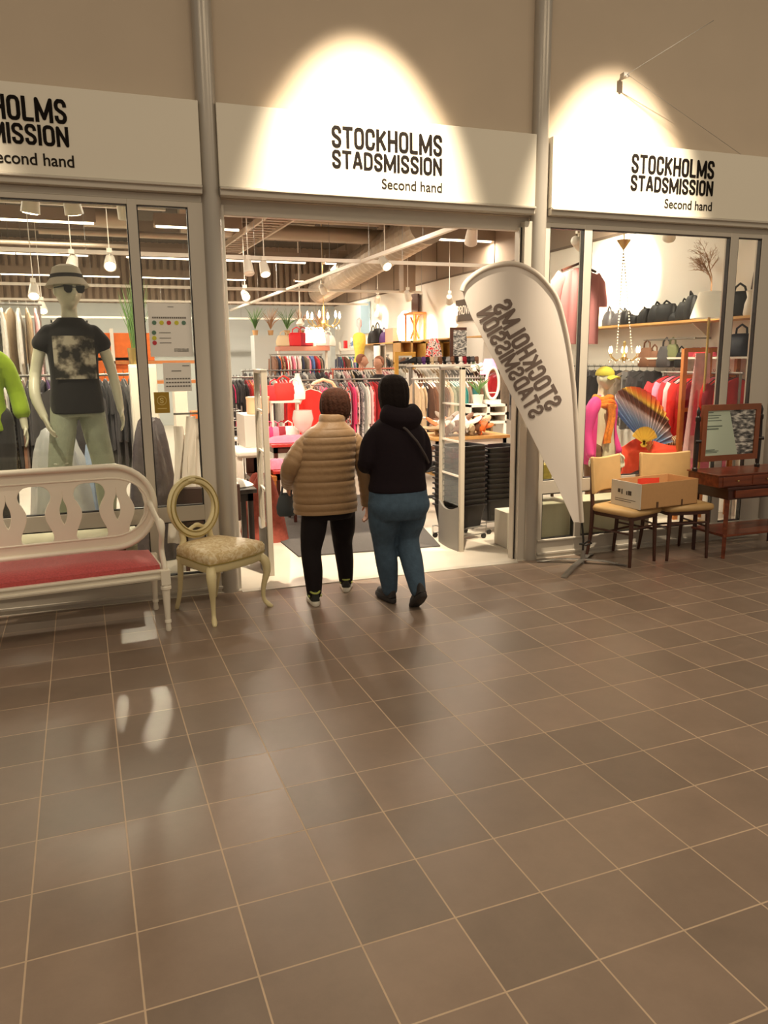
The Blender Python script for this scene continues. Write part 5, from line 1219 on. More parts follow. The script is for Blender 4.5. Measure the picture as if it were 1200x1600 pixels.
p = P2(727, 0, 13); t = thing('framed_photo', 'wood framed dark picture leaning on the cabinets near the flag', 'picture', (p.x, 12.9, P2(727, 560, 13).z)); MB().bb(-.28, .28, 0, .03, 0, .55).build('picture_frame', CHWOOD, t); MB().bb(-.22, .22, -.005, 0, .05, .5).build('picture', BWPH, t)
box_thing('plinth_shelf', 'low white display wall below the framed dark picture', 'shelf', WHITEW, P2(640, 0, 12.95).x, P2(765, 0, 12.95).x, 12.85, 13.2, .004, P2(727, 560, 13).z-.002)
# shoe shelf
y_s = 10.9; x0, x1 = P2(640, 0, y_s).x, P2(762, 0, y_s).x; z_s = P2(700, 569, y_s).z
t = thing('shoe_shelf', 'white rail shelf carrying the row of dark shoes', 'shelf', (x0, y_s, 0)); MB().bb(0, x1-x0, -.12, .18, z_s-.03, z_s).build('shelf_board', WHMET, t)
for x in (0, x1-x0-.03): MB().bb(x, x+.03, 0, .03, .004, z_s-.03).build('upright', STEEL, t)
scol = ['black', 'charcoal', 'purple', 'black', 'beige', 'taupe', 'brown', 'black', 'grey', 'brown', 'black', 'white', 'crimson', 'black', 'charcoal', 'brown']
for i, c in enumerate(scol):
    shoe_obj(c, (x0+.07+i*(x1-x0-.1)/16, y_s-.02, z_s+.03), R(random.uniform(30, 75)), f'{c} shoe in the row on the white rail shelf', f'{c} shoes on the rail shelf')
# yellow mirror frame
p = P2(631, 0, 11.9); t = thing('standing_mirror', 'yellow framed mirror standing beside the dark hooded visitor', 'mirror', (p.x, 11.9, P2(631, 610, 11.9).z))
for q in ((-.18, -.12, 0, .62), (.12, .18, 0, .62), (-.12, .12, .56, .62), (-.12, .12, 0, .06)): MB().bb(q[0], q[1], 0, .04, q[2], q[3]).build('mirror_frame', mat('yellow_frame', (226, 172, 74), .5), t)
MB().bb(-.12, .12, .01, .03, .06, .56).build('mirror_glass', MIRR, t)
box_thing('mirror_plinth', 'grey plinth carrying the yellow framed mirror', 'plinth', GREYW, p.x-.25, p.x+.25, 11.8, 12.1, .004, P2(631, 610, 11.9).z-.002)
# shoe table
sx0, sx1 = P2(664, 0, 7.9).x, P2(790, 0, 7.9).x
t = table('shoe_table', 'light oak table heaped with brown shoes and sandals', OAK, sx0, sx1, 7.6, 8.25, .83, mid=WHMET, shelfz=.42)
for i in range(46):
    c = random.choice(['brown', 'beige', 'taupe', 'brown', 'orange', 'white', 'beige']); k = i % 23
    shoe_obj(c, (sx0+.06+k*(sx1-sx0-.3)/23+random.uniform(0, .05), 7.68+.16*(i // 23)+random.uniform(-.04, .12), .865+random.uniform(0, .07)), R(random.uniform(-80, 80)), f'{c} leather shoe in the heap on the oak table', f'{c} shoes heaped on the oak table', rx=random.uniform(0, .7))
for i in range(14): shoe_obj('black', (sx0+.10+(i % 7)*.11, 7.68+.2*(i // 7), .455), R(random.uniform(40, 80)), 'black shoe on the shelf under the oak table', 'black shoes under the oak table')
# white plinth stack below left of it
box_thing('low_shelf', 'low white shelf for black boots under the shoe table', 'shelf', WHMET, sx0+.02, sx0+.9, 7.45, 7.59, .12, .16)
for i in range(6): shoe_obj('black', (sx0+.10+i*.13, 7.48, .19), R(60), 'black boot on the low white shelf', 'black boots on the low white shelf')
# white dresser, orchid, vanity mirror, pink lamp
p = P2(742, 0, 8.7); p2 = P2(793, 0, 8.7); zt = P2(760, 632, 8.7).z
t = cubby(p.x, p2.x+.1, 8.7, .86, zt, WHMET, 'white cubby dresser behind the shoe table', 2, name='white_dresser')
leafy('orchid', 'white orchid with strappy green leaves on the white dresser', (P2(758, 0, 8.75).x, 8.8, zt+.12), .22, .16, 12, LEAF, 11, WHMET)
t = thing('orchid_flowers', 'spray of white orchid blossoms above the white dresser', 'flowers', (P2(758, 0, 8.75).x, 8.75, zt+.12)); MB().tube([(0, 0, 0), (.01, 0, .2), (-.02, 0, .36), (-.1, 0, .4)], .004, 5).build('stem', LEAF, t); mb = MB()
for k in range(9): mb.ell((random.uniform(-.12, .04), random.uniform(-.03, .03), random.uniform(.3, .42)), (.03, .012, .025), 8, 5)
mb.build('blossom', PAPER, t)
p = P2(783, 0, 8.8); t = thing('vanity_mirror', 'white oval framed vanity mirror on the white dresser', 'mirror', (p.x, 8.85, zt)); zh = P2(783, 573, 8.85).z-zt
MB().tube([(.09*cos(a), 0, zh*.55+zh*.42*sin(a)) for a in [2*pi*k/28 for k in range(28)]], .018, 8, close=True).bb(-.11, .11, -.03, .03, 0, .05).bar((-.08, 0, .3*zh), (.08, 0, .3*zh), .012).build('mirror_frame', WHMET, t); MB().rings([[V((.085*cos(a), d, zh*.55+zh*.40*sin(a))) for a in [2*pi*k/24 for k in range(24)]] for d in (.0, .01)]).build('mirror_glass', MIRR, t)
p = P2(764, 585, 9.1); t = thing('pink_lamp', 'pink pleated lampshade peeking out beside the flag edge', 'lamp', (p.x, 9.1, zt)); MB().lathe([(.06, 0), (.06, .02), (.012, .04), (.012, p.z-zt)], n=12).build('lamp_base', BRASS, t)
zz = p.z-zt; MB().lathe([(.13, zz), (.06, zz+.2), (.057, zz+.2), (.127, zz)], n=24, cap=False).build('lamp_shade', mat('pink_shade', (226, 150, 190), .7, emit=.5), t)
tag(MB().bb(-.03, .03, -.03, .03, 0, .62).box((0, 0, .65), (.09, .05, .1)).build('carved_post', CHWOOD, None, (P2(792, 0, 7.5).x, 7.4, .004)), 'dark carved post at the right edge of the doorway', 'post')
# two small shoppers deep in the shop
def person_far(u, vt, Y, label, hair, top, yaw, H=None):
    p = at(u, vt, Y); H = p.z*1.0; t = thing('person', label, 'person', (p.x, Y, 0), yaw); figure(t, H, SKIN, top, cm('charcoal'), hair=hair, topn='shirt', sleeve=1.0); return t
person_far(592, 557, 12.4, 'person with short reddish hair in a dark open jacket, facing left in the shop', HAIRR, cm('black'), R(-50))
person_far(564, 554, 13.8, 'person with reddish hair and grey top bending at the middle rack', HAIRR, cm('grey'), R(60))

# ================================================================== RIGHT WINDOW
box_thing('display_platform', 'pale display platform behind the narrow pane of the right window', 'platform', PALE, 3.37, 4.55, 5.62, 5.92, .005, .43)
t = thing('small_stool', 'small wooden stool frame standing on the pale platform', 'stool', (3.44, 5.70, .432)); MB().bb(0, .3, 0, .25, .13, .15).build('seat', CHWOOD, t)
for x in (0, .27):
    for y in (0, .22): MB().bb(x, x+.02, y, y+.02, 0, .13).build('leg', CHWOOD, t)
box_thing('gold_box', 'gold patterned box low in the narrow right pane', 'box', mat('old_gold', (150, 130, 50), .5, var=.3, scale=30), 3.44, 3.58, 5.72, 5.9, .584, .76)
# shelves of black bags: things on the wall shelf
rr = random.Random(3)
for i, (u, c, s_, k) in enumerate(((951, 'charcoal', 1.0, 'b'), (968, 'charcoal', .9, 'b'), (976, 'black', .85, 'b'), (989, 'black', .9, 's'), (1008, 'black', 1.05, 'b'), (1026, 'black', 1.1, 'b'), (1040, 'black', 1.1, 'b'), (1058, 'black', .8, 's'), (1068, 'black', .95, 'b'), (1078, 'black', 1.2, 'b'), (1152, 'black', 1.2, 'b'))):
    p = atx(u, 500, 6.02); bag('shelf_bag', f'{c} {"slouchy " if k == "s" else ""}bag on the oak wall shelf, {("1st", "2nd", "3rd", "4th", "5th", "6th", "7th", "8th", "9th", "10th", "11th")[i]} from the left', c, (6.03, p.y, zs+.001), s_, R(90+rr.uniform(-25, 25)), sh=(rr.uniform(.09, .14), rr.uniform(.06, .09), rr.uniform(.13, .22)) if k == 'b' else (.13, .08, .12), hk=rr.choice((.35, .5, .8)))
t = thing('white_bottle_vase', 'white bottle vase at the right end of the oak wall shelf', 'vase', (6.0, atx(1170, 500, 6.0).y, zs+.001)); MB().lathe([(.05, 0), (.06, .02), (.05, .12), (.03, .18), (.045, .24), (.02, .25)], n=16).build('vase_body', WHMET, t); MB().cyl((0, 0, .2), (.03, 0, .42), .012).build('stick', CHWOOD, t)
# second white shelf and hooks with hanging bags
t = thing('wall_shelf', 'white shelf below the oak shelf holding red cloths', 'shelf', (5.9, 5.75, 1.66)); MB().bb(0, .298, 0, 2.0, -.02, 0).build('shelf_board', WHMET, t)
for i, u in enumerate((1085, 1100, 1115)): heap((6.02, atx(u, 545, 6.0).y, 1.662), f'{("crimson", "red", "dark crimson")[i]} folded cloth on the white wall shelf', 'folded_cloth', 'cloth', ('crimson', 'red', 'crimson')[i], .1, .12, .09, i)
bag('navy_bag', 'large dark navy bag at the right of the white wall shelf', 'navy', (6.0, atx(1158, 530, 6.0).y, 1.662), 1.1, R(90), sh=(.15, .1, .2))
def wallrail(y0, y1, z, label):
    t = thing('wall_rail', label, 'rail', (5.95, y0, z)); MB().cyl((0, 0, 0), (0, y1-y0, 0), .01).build('rail', STEEL, t)
    for y in (0.05, y1-y0-.05): MB().bar((0, y, 0), (.245, y, 0), .014).build('bracket', STEEL, t)
    return t
yy = lambda u: atx(u, 560, 5.95).y
wallrail(yy(1085), yy(1005), 1.86, 'short wall rail with brown and grey hanging bags')
for i, (u, c, s_) in enumerate(((1010, 'brown', 1.1), (1022, 'brown', .9), (1040, 'charcoal', 1.15), (1050, 'olive', .9), (1064, 'black', .8))):
    bag('hanging_bag', f'{c} bag hanging from the short wall rail, {("leftmost", "second", "middle", "fourth", "rightmost")[i]}', c, (5.95, yy(u), 1.55 if i != 3 else 1.62), s_, R(90), sh=(.11, .05, .2))
wallrail(7.3, 11.4, 1.56, 'long wall rail of dark clothes behind the mannequin')
for i in range(30):
    y = 7.38+i*.13; c = ['black', 'charcoal', 'charcoal', 'grey', 'taupe', 'charcoal', 'black'][i % 7]; garment(['trousers', 'shirt', 'skirt'][i % 3], c, (5.93, y, 1.56), R(90), 'the long wall rail behind the mannequin', True, False)
a = P2(1034, 600, 7.3); b = P2(1182, 600, 7.3)
rack((5.8, atx(1036, 600, 5.8).y), (5.8, 5.95), 1.50, 11, ['pale pink', 'pink', 'pink', 'red', 'bright red', 'red', 'pink', 'crimson', 'red', 'bright red', 'crimson', 'red', 'crimson'], ['dress', 'dress', 'shirt'], 'the pink and red rack by the right wall', 'rack of pink and red clothes by the right wall', jit=8, white=False)
# pink shirt on a stand
p = at(905, 415, 6.45); t = thing('pink_tshirt', 'pink short sleeved tunic hanging high in the right window', 'clothing', (p.x, 6.45, p.z), R(6))
mb = MB()
def tee(u, v):
    y = (u-.5)*2; z = -.02-.07*abs(y)**1.2; hw = .24*(1+.05*v); zz = z+(-.72-z)*v
    return (y*hw, .02*sin(y*6+1)*v+.012*sin(y*13+2*v), zz)
mb.grid(tee, 18, 14, .05)
for s_ in (-1, 1): mb.tube([(s_*.19, 0, -.10), (s_*.25, 0, -.17), (s_*.285, .0, -.33), (s_*.285, 0, -.37)], [(.07, .03), (.075, .032), (.07, .03), (.068, .03)], 12, flat=(1, 0, 0))
mb.build('tunic', PINKT, t, ang=70)
MB().cyl((0, 0, -.03), (0, 0, 4.7-p.z), .004, n=6).build('hanging_wire', STEEL, t); MB().tube([(-.2, 0, -.05), (0, 0, .02), (.2, 0, -.05)], .012, 8).build('hanger', CHWOOD, t)
tag(MB().prism([(0, 0), (.2, .0), (.22, .42), (.16, .5), (.08, .42), (.02, .3)], 0, .04).build('dark_screen', cm('charcoal'), None, (p.x+.12, 7.1, p.z-.42)), 'dark cloth shape hanging behind the pink tunic', 'cloth').location = (5.98, 8.9, 2.1)
# second chandelier on crystal chains
p = at(975, 558, 7.2); t = chandelier(tuple(p), 'small crystal chandelier hanging on two bead chains in the right window', .8, chain=False)
p = V(p)
mb = MB(); top = at(974, 392, 7.2)-p
for s_ in (-1, 1):
    for k in range(34): f_ = k/33; mb.ell((s_*.10*(1-f_)+top.x*f_, 0, .05+(top.z-.05)*f_), (.009, .009, .012), 6, 4)
mb.build('bead_chain', CRYST, t); MB().lathe([(.0, 0), (.07, .1), (.075, .11), (.0, .12)], (top.x, 0, top.z), 12).cyl((top.x, 0, top.z+.1), (top.x, 0, 4.7-p.z), .006, n=6).build('ceiling_cup', BRASS, t)
# floor lamp and dry branch
p = at(1108, 497, 6.12); t = thing('floor_lamp', 'floor lamp with a wide cream shade in the right window', 'lamp', (p.x, 6.12, 0)); sh_ = at(1108, 456, 6.12).z
MB().lathe([(.14, .005), (.14, .02), (.012, .035), (.012, sh_-.05)], n=20).build('pole', BRASS, t)
MB().lathe([(.175, p.z), (.105, sh_), (.10, sh_), (.17, p.z)], n=28, cap=False).build('lamp_shade', mat('cream_shade', (238, 226, 204), .8, emit=.25), t)
p = at(1118, 458, 7.3); t = thing('dry_branch', 'dry twiggy branch rising behind the cream lampshade', 'branch', (6.06, atx(1110, 480, 6.06).y, 2.052)); rb = random.Random(5); mb = MB()
MB().lathe([(.04, 0), (.06, .1), (.03, .22), (.035, .25)], n=14).build('vase', WHMET, t)
def twig(a, d, L, r, lv):
    b = a+d*L; mb.tube([a, (a+b)/2+V((rb.uniform(-.02, .02),)*3), b], [r, r*.85, r*.6], 5)
    if lv:
        for _ in range(4): twig(a+(b-a)*rb.uniform(.4, 1), (d+V((rb.uniform(-.8, .35), rb.uniform(-1.1, 1.1), rb.uniform(-.4, .3)))*.95).normalized(), L*.62, r*.6, lv-1)
twig(V((0, 0, .1)), V((-.05, -.02, 1)), .34, .010, 4); mb.build('twigs', FLWR, t)
# pine frame stand
p0 = at(1067, 545, 6.35); t = thing('wooden_clothes_stand', 'orange pine ladder stand among the red clothes', 'clothes stand', (p0.x, 6.35, 0)); X = [at(u, 600, 6.35).x-p0.x for u in (1067, 1105, 1150)]
for x in X: MB().bb(x-.025, x+.025, -.02, .02, .004, p0.z).build('post', PINE, t)
for vz in (547, 588, 640): z = at(1085, vz, 6.35).z; MB().bb(X[0], X[1], -.015, .015, z-.02, z+.02).build('rung', PINE, t)
z = at(1085, 547, 6.35).z; MB().bb(X[1], X[2], -.015, .015, z-.02, z+.02).bb(X[1], X[2], -.015, .015, at(1085, 588, 6.35).z-.02, at(1085, 588, 6.35).z+.02).build('rung', PINE, t)
def drape(u, v):
    s_ = (u-.5); return (s_*.16*(1.1+.9*v)+.06*(v > .45)*0-.02*v, -.03-.03*sin(u*14)*v, .0-v*1.05)
p = at(1094, 552, 6.3); tag(MB().grid(drape, 16, 12, .006).build('pink_scarf', cm('pale pink'), None, (p.x, 6.29, p.z)), 'long pale pink scarf draped over the pine stand', 'scarf')
# right mannequin
mp = at(942, 600, 6.12); mr = thing('mannequin', 'white mannequin in magenta jacket, orange scarf and yellow cap', 'mannequin', (mp.x, 6.12, 0), R(22))
Hm = at(942, 573, 6.12).z
figure(mr, Hm, MANQ, mat('satin_beige', (226, 208, 180), .4), cm('brown'), topn='beige_dress', legn='skirt', sleeve=0, pose={'hy': 0, 'aL': [(-.15, 0, 1.42, .045), (-.19, .0, 1.33, .04), (-.23, .01, 1.12, .034), (-.25, -.03, .97, .030), (-.26, -.07, .86, .022)], 'aR': [(.15, 0, 1.42, .045), (.19, .0, 1.33, .04), (.23, .01, 1.12, .034), (.25, -.03, .97, .030), (.26, -.07, .86, .022)]})
k_ = Hm/1.8; jk = MB(); MAG = mat('magenta_jacket', (222, 62, 140), .7, bump=.1, bscale=20)
for s_ in (-1, 1):
    limb(jk, [(s_*.06*k_, .01, 1.45*k_, .055), (s_*.13*k_, 0, 1.405*k_, .066), (s_*.19*k_, 0, 1.33*k_, .060), (s_*.228*k_, .01, 1.12*k_, .046), (s_*.25*k_, -.03, .96*k_, .042), (s_*.26*k_, -.05, .90*k_, .040)], 14)
    def side(u, v, s_=s_): a = R(62+118*u); fl_ = 1+.18*v; return (s_*.185*sin(a)*k_*fl_, (-.135*cos(a)*fl_+.008*sin(u*20))*k_, (1.40-.60*v-.03*(1-u))*k_)
    jk.grid(side, 14, 12, .012)
jk.build('jacket', MAG, mr)
sc = MB()
for k in range(3): sc.tube([((.085+.012*k)*cos(a), (.07+.012*k)*sin(a)-.01, 1.47*k_-.035*k+.012*sin(a*3+k)) for a in [2*pi*j/20 for j in range(20)]], .03, 8, close=True)
sc.grid(lambda u, v: (-.12+.1*u+.03*sin(v*5), -.13-.01*sin(u*9), 1.42*k_-v*.36), 6, 8, .02)
sc.build('scarf', mat('orange_scarf', (232, 128, 40), .85, var=.2, scale=40, bump=.5, bscale=60), mr, ang=80)
cpm = MB(); cpm.ell((0, -.02*k_, 1.72*k_), (.088*k_, .105*k_, .085*k_), 24, 14, fn=lambda p: V((p.x, p.y, max(p.z, -.01)))); cpm.grid(lambda u, v: ((u-.5)*.17*k_, -.10*k_-v*.09*k_*(1-(2*u-1)**2*.5), (1.715-.02*v-.03*(2*u-1)**2)*k_), 10, 5, .006); cpm.build('cap', mat('yellow_cap', (206, 190, 70), .75), mr)
# large sunset fan, small bamboo fan, red cloth
fc = at(1012, 700, 6.5)
t = thing('wall_fan', 'large paper fan painted with a sunset over blue water', 'fan', fc)
R1, R0 = 1.0, .0
def edge(u, v): p = at(u, v, 6.5)-fc; return p
O_ = catm([tuple(edge(*q)) for q in ((956, 640), (964, 614), (983, 604), (1008, 609), (1030, 628), (1044, 655), (1051, 690))], 6); 
fan = MB(); n = len(O_)
def fanf(u, v):
    i = u*(n-1); a = V(O_[int(round(i))]); p = a*(.22+.78*v); p.y = .012*((int(round(i)) % 2)*2-1)*(v+.2); return p
fan.grid(fanf, n-1, 8, .003)
SUN = ramp_mat('sunset_paper', 'ShaderNodeTexGradient', [(0, (40, 62, 120)), (.1, (84, 128, 196)), (.32, (140, 172, 216)), (.50, (220, 200, 200)), (.56, (130, 78, 60)), (.66, (110, 62, 50)), (.71, (250, 206, 90)), (.80, (246, 130, 50)), (.90, (216, 56, 50)), (1, (190, 40, 60))], rot=(0, R(60), 0), scale=(1.9, 1.9, 1.9), rough=.6)
fan.build('fan_paper', SUN, t, ang=20)
for k in range(9): MB().tube([(0, -.012, -.02), V(O_[int(k*(n-1)/8)])*.24+V((0, -.008, 0))], .006, 6).build('fan_rib', PINE, t)
fc2 = at(1006, 692, 6.42); t = thing('bamboo_fan', 'small yellow bamboo hand fan in front of the sunset fan', 'fan', fc2)
for k in range(16):
    a = R(20+k*8.6); L = .165; MB().prism([(-.004, -.045), (.004, -.045), (.0105, L), (-.0105, L)], -.002, .002, M.Translation((0, -.002*(k % 2), 0)) @ M.Rotation(a-pi/2, 4, 'Y').inverted()).build('fan_stick', mat('bamboo_yellow', (226, 178, 70), .5), t)
def rc(u, v):
    x = -.26+u*.60; y = -.10+.12*sin(u*4)+v*.06; z = .06+.05*sin(u*3.1)-.02*sin(u*9)-v*.42*(1-.35*u); return (x, y-.06*sin(v*3)-.02*sin(u*17)*v, z)
p = at(1000, 705, 6.5); tag(MB().grid(rc, 26, 14, .01).build('red_cloth', mat('coral_red_cloth', (232, 74, 46), .8, bump=.15, bscale=10), None, (p.x+.0, 6.56, p.z), ang=80), 'coral red cloth draped below the painted fan', 'cloth')
t = thing('upholstered_bench', 'dark seat under the coral cloth in the right window', 'seat', (p.x-.25, 6.6, 0)); MB().bb(0, .7, .08, .4, .004, p.z-.36).bb(.0, .7, .22, .3, p.z-.36, p.z).build('seat_body', cm('charcoal'), t)
tag(MB().ell((0, 0, 0), (.17, .09, .07)).build('striped_cushion', ramp_mat('stripe_cushion', 'ShaderNodeTexWave', [(.4, (220, 200, 160)), (.6, (120, 90, 50))], Scale=14.0), None, (at(1066, 700, 6.5).x, 6.62, p.z+.06)), 'striped cushion end right of the coral cloth', 'cushion')

# ================================================================== LEFT WINDOW
box_thing('mannequin_platform', 'pale display platform under the hatted mannequin', 'platform', PALE, -1.6, .12, 5.66, 6.5, .36, .445)
for x in (-1.55, .04): tag(MB().bb(0, .08, 0, .08, 0, .354).build('platform_block', PALE, None, (x, 5.72, .005)), 'block under the mannequin platform, '+('left' if x < 0 else 'right')+' one', 'block')
mm_ = at(118, 430, 6.0); ml = thing('mannequin', 'white mannequin in bucket hat, dark printed shirt and pale jeans', 'mannequin', (at(118, 600, 6.0).x, 6.0, .446), R(8))
Hm = at(110, 425, 6.0).z-.446
ps = {'hy': R(15), 'hs': 1.13, 'aL': [(-.14, 0, 1.39, .045), (-.195, .0, 1.32, .043), (-.25, .01, 1.12, .038), (-.27, -.07, .97, .036), (-.23, -.13, .83, .026)],
      'lL': [(-.085, 0, .91, .07), (-.11, -.02, .72, .066), (-.15, -.04, .5, .058), (-.16, -.03, .32, .055), (-.16, .0, .09, .036), (-.16, -.01, .03, .038)], 'lR': [(.085, 0, .91, .07), (.105, 0, .72, .066), (.14, 0, .5, .058), (.15, 0, .32, .055), (.15, .03, .09, .036), (.15, .02, .03, .038)]}
figure(ml, Hm, MANQ, cm('black'), PALEJ, pose=ps, topn='printed_shirt', legn='ripped_jeans', sleeve=.45)
k_ = Hm/1.8
pr_ = MB().grid(lambda u, v: ((-.135+.27*u)*k_, (-.094-.034*math.cos((u-.5)*2.6))*k_, (1.37-.29*v)*k_), 10, 6, .003); pr_.build('shirt_print', TPRINT, ml)
MB().ell((-.15*k_, -.105*k_, .50*k_), (.05, .012, .014)).build('knee_rip', mat('rip_thread', (214, 212, 196), .8), ml)
hm_ = M.Rotation(R(15), 4, 'Z') @ M.Rotation(R(-4), 4, 'X'); ht = MB()
ht.lathe([(.0, .120), (.05, .118), (.086, .10), (.10, .06), (.107, .03), (.128, .0), (.142, -.022), (.139, -.027), (.107, .018), (.10, .05)], n=30); h2 = MB(); h2.add(ht.v, ht.f, M.Translation((0, -.025*k_, 1.725*k_)) @ hm_ @ M.Scale(k_, 4)); h2.build('bucket_hat', mat('pale_hat', (206, 196, 182), .85), ml)
h2 = MB(); h2.add(*(lambda q: (q.v, q.f))(MB().lathe([(.1025, .052), (.1065, .052), (.1105, .026), (.1065, .026)], n=30)), M.Translation((0, -.025*k_, 1.725*k_)) @ hm_ @ M.Scale(k_, 4)); h2.build('hat_band', cm('charcoal'), ml)
g_ = MB(); fm_ = M.Translation((0, -.03*k_, 1.675*k_)) @ M.Rotation(R(15), 4, 'Z') @ M.Scale(k_*1.13, 4)
for s_ in (-1, 1): g_.add(*(lambda q: (q.v, q.f))(MB().prism([(s_*.012, .022), (s_*.062, .024), (s_*.060, -.008), (s_*.045, -.022), (s_*.022, -.020), (s_*.013, -.004)], -.104, -.098)), fm_); g_.add(*(lambda q: (q.v, q.f))(MB().bar((s_*.062, -.1, .016), (s_*.08, 0, .012), .006)), fm_)
g_.add(*(lambda q: (q.v, q.f))(MB().bar((-.014, -.102, .012), (.014, -.102, .012), .006)), fm_); g_.build('sunglasses', BLKPL, ml)
# green jacket mannequin at the frame edge
gp = at(-32, 600, 5.95); gm = thing('mannequin', 'mannequin in a lime green jacket cut by the left edge', 'mannequin', (gp.x, 5.95, .446), R(10)); figure(gm, 1.62, MANQ, cm('lime'), cm('charcoal'), topn='jacket', sleeve=.9)
# white cabinet with grass plant
c0, c1 = at(160, 0, 7.0).x, at(206, 0, 7.0).x; zc_ = at(180, 570, 7.0).z
t = thing('white_cabinet', 'white two-part cabinet behind the hatted mannequin', 'cabinet', (c0, 7.0, 0)); MB().bb(0, c1-c0, 0, .4, .004, zc_).build('cabinet_body', mat('bright_white', (236, 228, 214), .5), t, bevel=.004); MB().bb(.01, c1-c0-.01, -.012, 0, zc_*.5, zc_-.02).build('door', mat('bright_white', (1, 1, 1)), t, bevel=.003)
gpz = at(172, 548, 7.1).z; t = thing('grass_plant', 'tall green grass plant in a gold striped pot on the white cabinet', 'plant', (at(175, 0, 7.15).x, 7.15, zc_+.001)); rg = random.Random(9); mb = MB()
for k in range(90):
    a = rg.random()*6.28; r = rg.uniform(.01, .1); h = rg.uniform(.3, .62); mb.tube([(r*.4*cos(a), r*.4*sin(a), .12), (r*.7*cos(a), r*.7*sin(a), .12+h*.6), (r*1.3*cos(a), r*1.3*sin(a), .12+h)], [.004, .0035, .001], 4)
mb.build('grass_blades', mat('grass_blade', (96, 128, 70), .6), t); MB().lathe([(.07, 0), (.08, .14), (.075, .14), (.07, .12)], n=16).build('pot', BRASS, t)
# racks and coloured goods
LW = 'the rack behind the hatted mannequin'
a = at(-60, 560, 7.9); b = at(205, 560, 7.9)
rack((a.x, 7.9), (b.x, 7.9), 1.55, 26, ['pale pink', 'white', 'brown', 'patterned brown', 'charcoal', 'navy', 'charcoal', 'purple', 'black', 'charcoal', 'navy', 'black', 'charcoal', 'grey', 'black'], ['coat', 'dress', 'shirt'], LW, 'long rack of dark coats behind the hatted mannequin', white=False)
a = at(-60, 470, 9.2); b = at(60, 470, 9.2)
rack((a.x, 9.2), (b.x, 9.2), 2.28, 9, ['beige', 'yellow', 'beige', 'white', 'pale pink'], ['dress', 'coat'], 'the high rack at the left edge', 'high rack of gold and white gowns at the left edge')
t = cubby(at(30, 0, 9.3).x, at(95, 0, 9.3).x, 9.6, 1.2, at(60, 500, 9.6).z, mat('bright_white', (1, 1, 1)), 'white open shelf unit with coloured goods left of the mannequin', 3)
zt_ = at(60, 530, 9.6).z
for i, (u, c, v0, v1) in enumerate(((43, 'teal', 545, 533), (52, 'orange', 528, 500), (60, 'orange', 528, 500), (68, 'orange', 528, 500), (76, 'orange', 528, 500), (60, 'crimson', 552, 533), (72, 'red', 552, 533), (80, 'hot pink', 550, 533), (84, 'orange', 528, 502))):
    x0 = at(u, 0, 9.5).x; z0 = at(u, v0, 9.5).z; z1 = at(u, v1, 9.5).z
    zf = 1.231 if z0 < (1.2+at(60, 500, 9.6).z)/2 else (1.2+at(60, 500, 9.6).z)/2+.016
    box_thing('storage_box', f'{c} box on the white open shelf unit, number {("one", "two", "three", "four", "five", "six", "seven", "eight", "nine")[i]} from its left', 'box', cm(c), x0-.03, x0+.02, 9.62, 9.85, zf, zf+max(.1, min(.3, z1-z0)))
for i, (u, v, c, s_) in enumerate(((200, 540, 'orange', 1.5), (196, 575, 'orange', 1.3), (286, 662, 'orange', 1.1))):
    Y = (10, 10, 8)[i]; p = at(u, v, Y)
    t = box_thing('orange_crate', ('upper orange crate', 'lower orange crate', 'orange fabric box')[i]+' behind the mullion of the left window', 'crate', cm('orange'), p.x-.25*s_, p.x+.2*s_, Y, Y+.4, p.z-.12*s_, p.z+.1*s_)
tb = thing('orange_shelving', 'pale shelving unit carrying the orange crates', 'shelf', (at(190, 0, 10).x, 9.95, 0))
for vz in (0,):
    for z in (at(200, 540, 10).z-.18-.02, at(196, 575, 10).z-.156-.02): MB().bb(-.4, 1.0, 0, .5, z-.02, z+.018).build('shelf_board', PINE, tb)
for x in (-.4, .96): MB().bb(x, x+.04, 0, .5, .004, at(200, 540, 10).z+.2).build('upright', WHMET, tb)
tb = thing('wire_cage', 'wire shelf stand right of the orange box in the narrow pane', 'rack', (at(282, 0, 8.2).x, 8.2, 0)); 
for x in (0, .4):
    for y in (0, .35): MB().cyl((x, y, .004), (x, y, 1.2), .008, n=6).build('post', STEEL, tb)
mb = MB()
for z in (.85, .95, 1.05, 1.15): mb.tube([(0, 0, z), (.4, 0, z), (.4, .35, z), (0, .35, z)], .004, 5, close=True)
mb.build('wire', STEEL, tb); MB().bb(0, .4, 0, .35, .83, .842).build('shelf_board', WHMET, tb)
bpy.data.objects['orange_crate.002'].location.z = .95; bpy.data.objects['orange_crate.002'].location.x = at(262, 0, 7.6).x; bpy.data.objects['orange_crate.002'].scale = (.4, .5, 1); bpy.data.objects['orange_crate.002'].location.y = 7.6
box_thing('pale_counter', 'pale counter beneath the orange fabric box in the narrow pane', 'counter', PALE, at(252, 0, 7.6).x, at(290, 0, 7.6).x, 7.55, 8.05, .004, .948)
box_thing('green_tray', 'white tray with green sprigs behind the notices', 'tray', mat('bright_white', (1, 1, 1)), at(234, 0, 8.6).x, at(256, 0, 8.6).x, 8.6, 8.9, .004, 1.62)
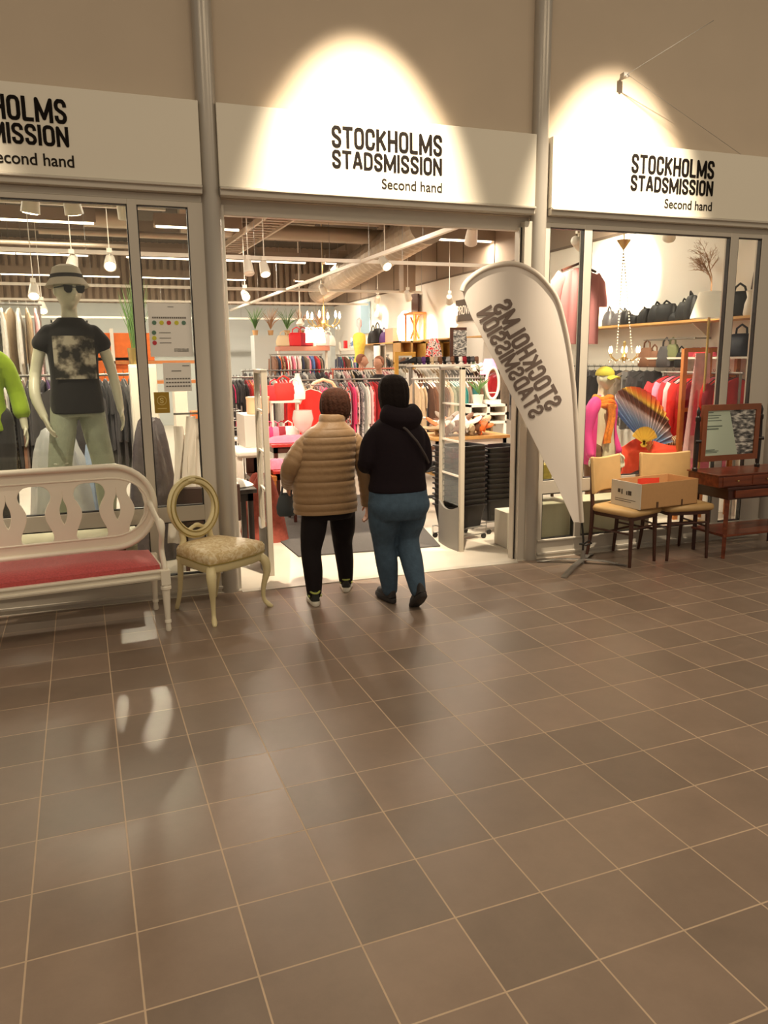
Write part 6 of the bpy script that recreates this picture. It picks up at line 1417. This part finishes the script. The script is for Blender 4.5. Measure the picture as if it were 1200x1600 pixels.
# bunch of white plastic bags on hangers
BL_ = thing('white_plastic_bundle', 'bundle of white plastic wrapped hangers in the narrow pane', 'plastic bags', (at(275, 0, 6.3).x, 6.3, .006)); ztp = at(275, 648, 6.3).z
for k in range(9):
    x = -.17+k*.042; L = ztp-.2*random.random()
    MB().grid(lambda u, v: (x+(u-.5)*.07*(1+v)+.02*sin(v*5+k)+.05*(k-4)*.25*v, .04*sin(k*2)+.02*sin(u*6+v*7+k), L*(1-v)*.82+.18*L), 6, 12, .006).build('plastic_sheet', mat('plastic_white', (226, 214, 204), .35), BL_, ang=80)
MB().cyl((-.2, 0, ztp), (.2, 0, ztp), .008).cyl((0, 0, 0), (0, 0, ztp), .01).cyl((0, 0, 0), (0, 0, .02), .16).build('stand', STEEL, BL_)
# plastic wrapped sacks behind the bench
heap((at(22, 0, 6.75).x, 6.8, .006), 'big clear plastic sack behind the bench at the left edge', 'plastic_sack', 'bag', 'white', .3, .22, at(15, 680, 6.8).z, 21, m=mat('sack_plastic', (186, 188, 190), .25, bump=.6, bscale=14))
heap((at(188, 0, 6.8).x, 6.8, .006), 'dark shiny plastic sack right of the mannequin legs', 'plastic_sack', 'bag', 'black', .24, .22, at(188, 662, 6.8).z, 22, m=mat('sack_dark', (92, 84, 86), .2, bump=.8, bscale=20))
heap((at(70, 0, 6.9).x, 6.95, .006), 'heap of pale blue and dark clothes behind the mannequin hand', 'clothes_heap', 'clothes', 'pale blue', .16, .2, at(85, 670, 6.9).z, 23)
o = garment('coat', 'charcoal', (at(48, 0, 6.75).x, 6.9, at(48, 590, 6.9).z), R(65), 'a hook beside the left mannequin hand')  # coat and stand put in where the glass reflects a dark figure
t = thing('added_coat_stand', 'thin stand added to carry the coat put in for a reflection', 'stand', (at(48, 0, 6.75).x, 6.9, 0)); MB().cyl((0, 0, .004), (0, 0, at(48, 590, 6.9).z+.02), .012).cyl((0, 0, .004), (0, 0, .02), .14).build('pole', STEEL, t)
# dark leather chair seen behind the balloon chair
t = thing('leather_chair', 'dark brown leather chair behind the glass by the balloon chair', 'chair', (at(283, 0, 6.1).x, 6.1, 0)); zt2 = at(283, 765, 6.0).z
MB().grid(lambda u, v: (-.25+u*.5, .02-.04*cos((u-.5)*3), zt2-.30+v*.30), 10, 5, .04).bb(-.22, .22, .05, .42, .34, .42).build('seat', mat('dark_leather', (60, 40, 34), .4), t, bevel=.01)
for x in (-.2, .17):
    for y in (.06, .38): MB().bb(x, x+.03, y, y+.03, .004, .36).build('leg', CHWOOD, t)
box_thing('wooden_chest', 'orange brown wooden chest behind the low glass under the bench', 'chest', mat('chest_wood', (150, 100, 56), .5, var=.15, scale=8), -1.55, .06, 5.80, 6.3, .006, .34)
q = [(.1*cos(a), 0, .1+.1*sin(a)) for a in [2*pi*k/24 for k in range(24)]]; tag(MB().tube(q, .006, 6, close=True).build('cable_ring', STEEL, None, (at(155, 0, 5.75).x, 5.74, .012)), 'ring of cable standing before the wooden chest', 'ring').scale = (.55, .55, .55)
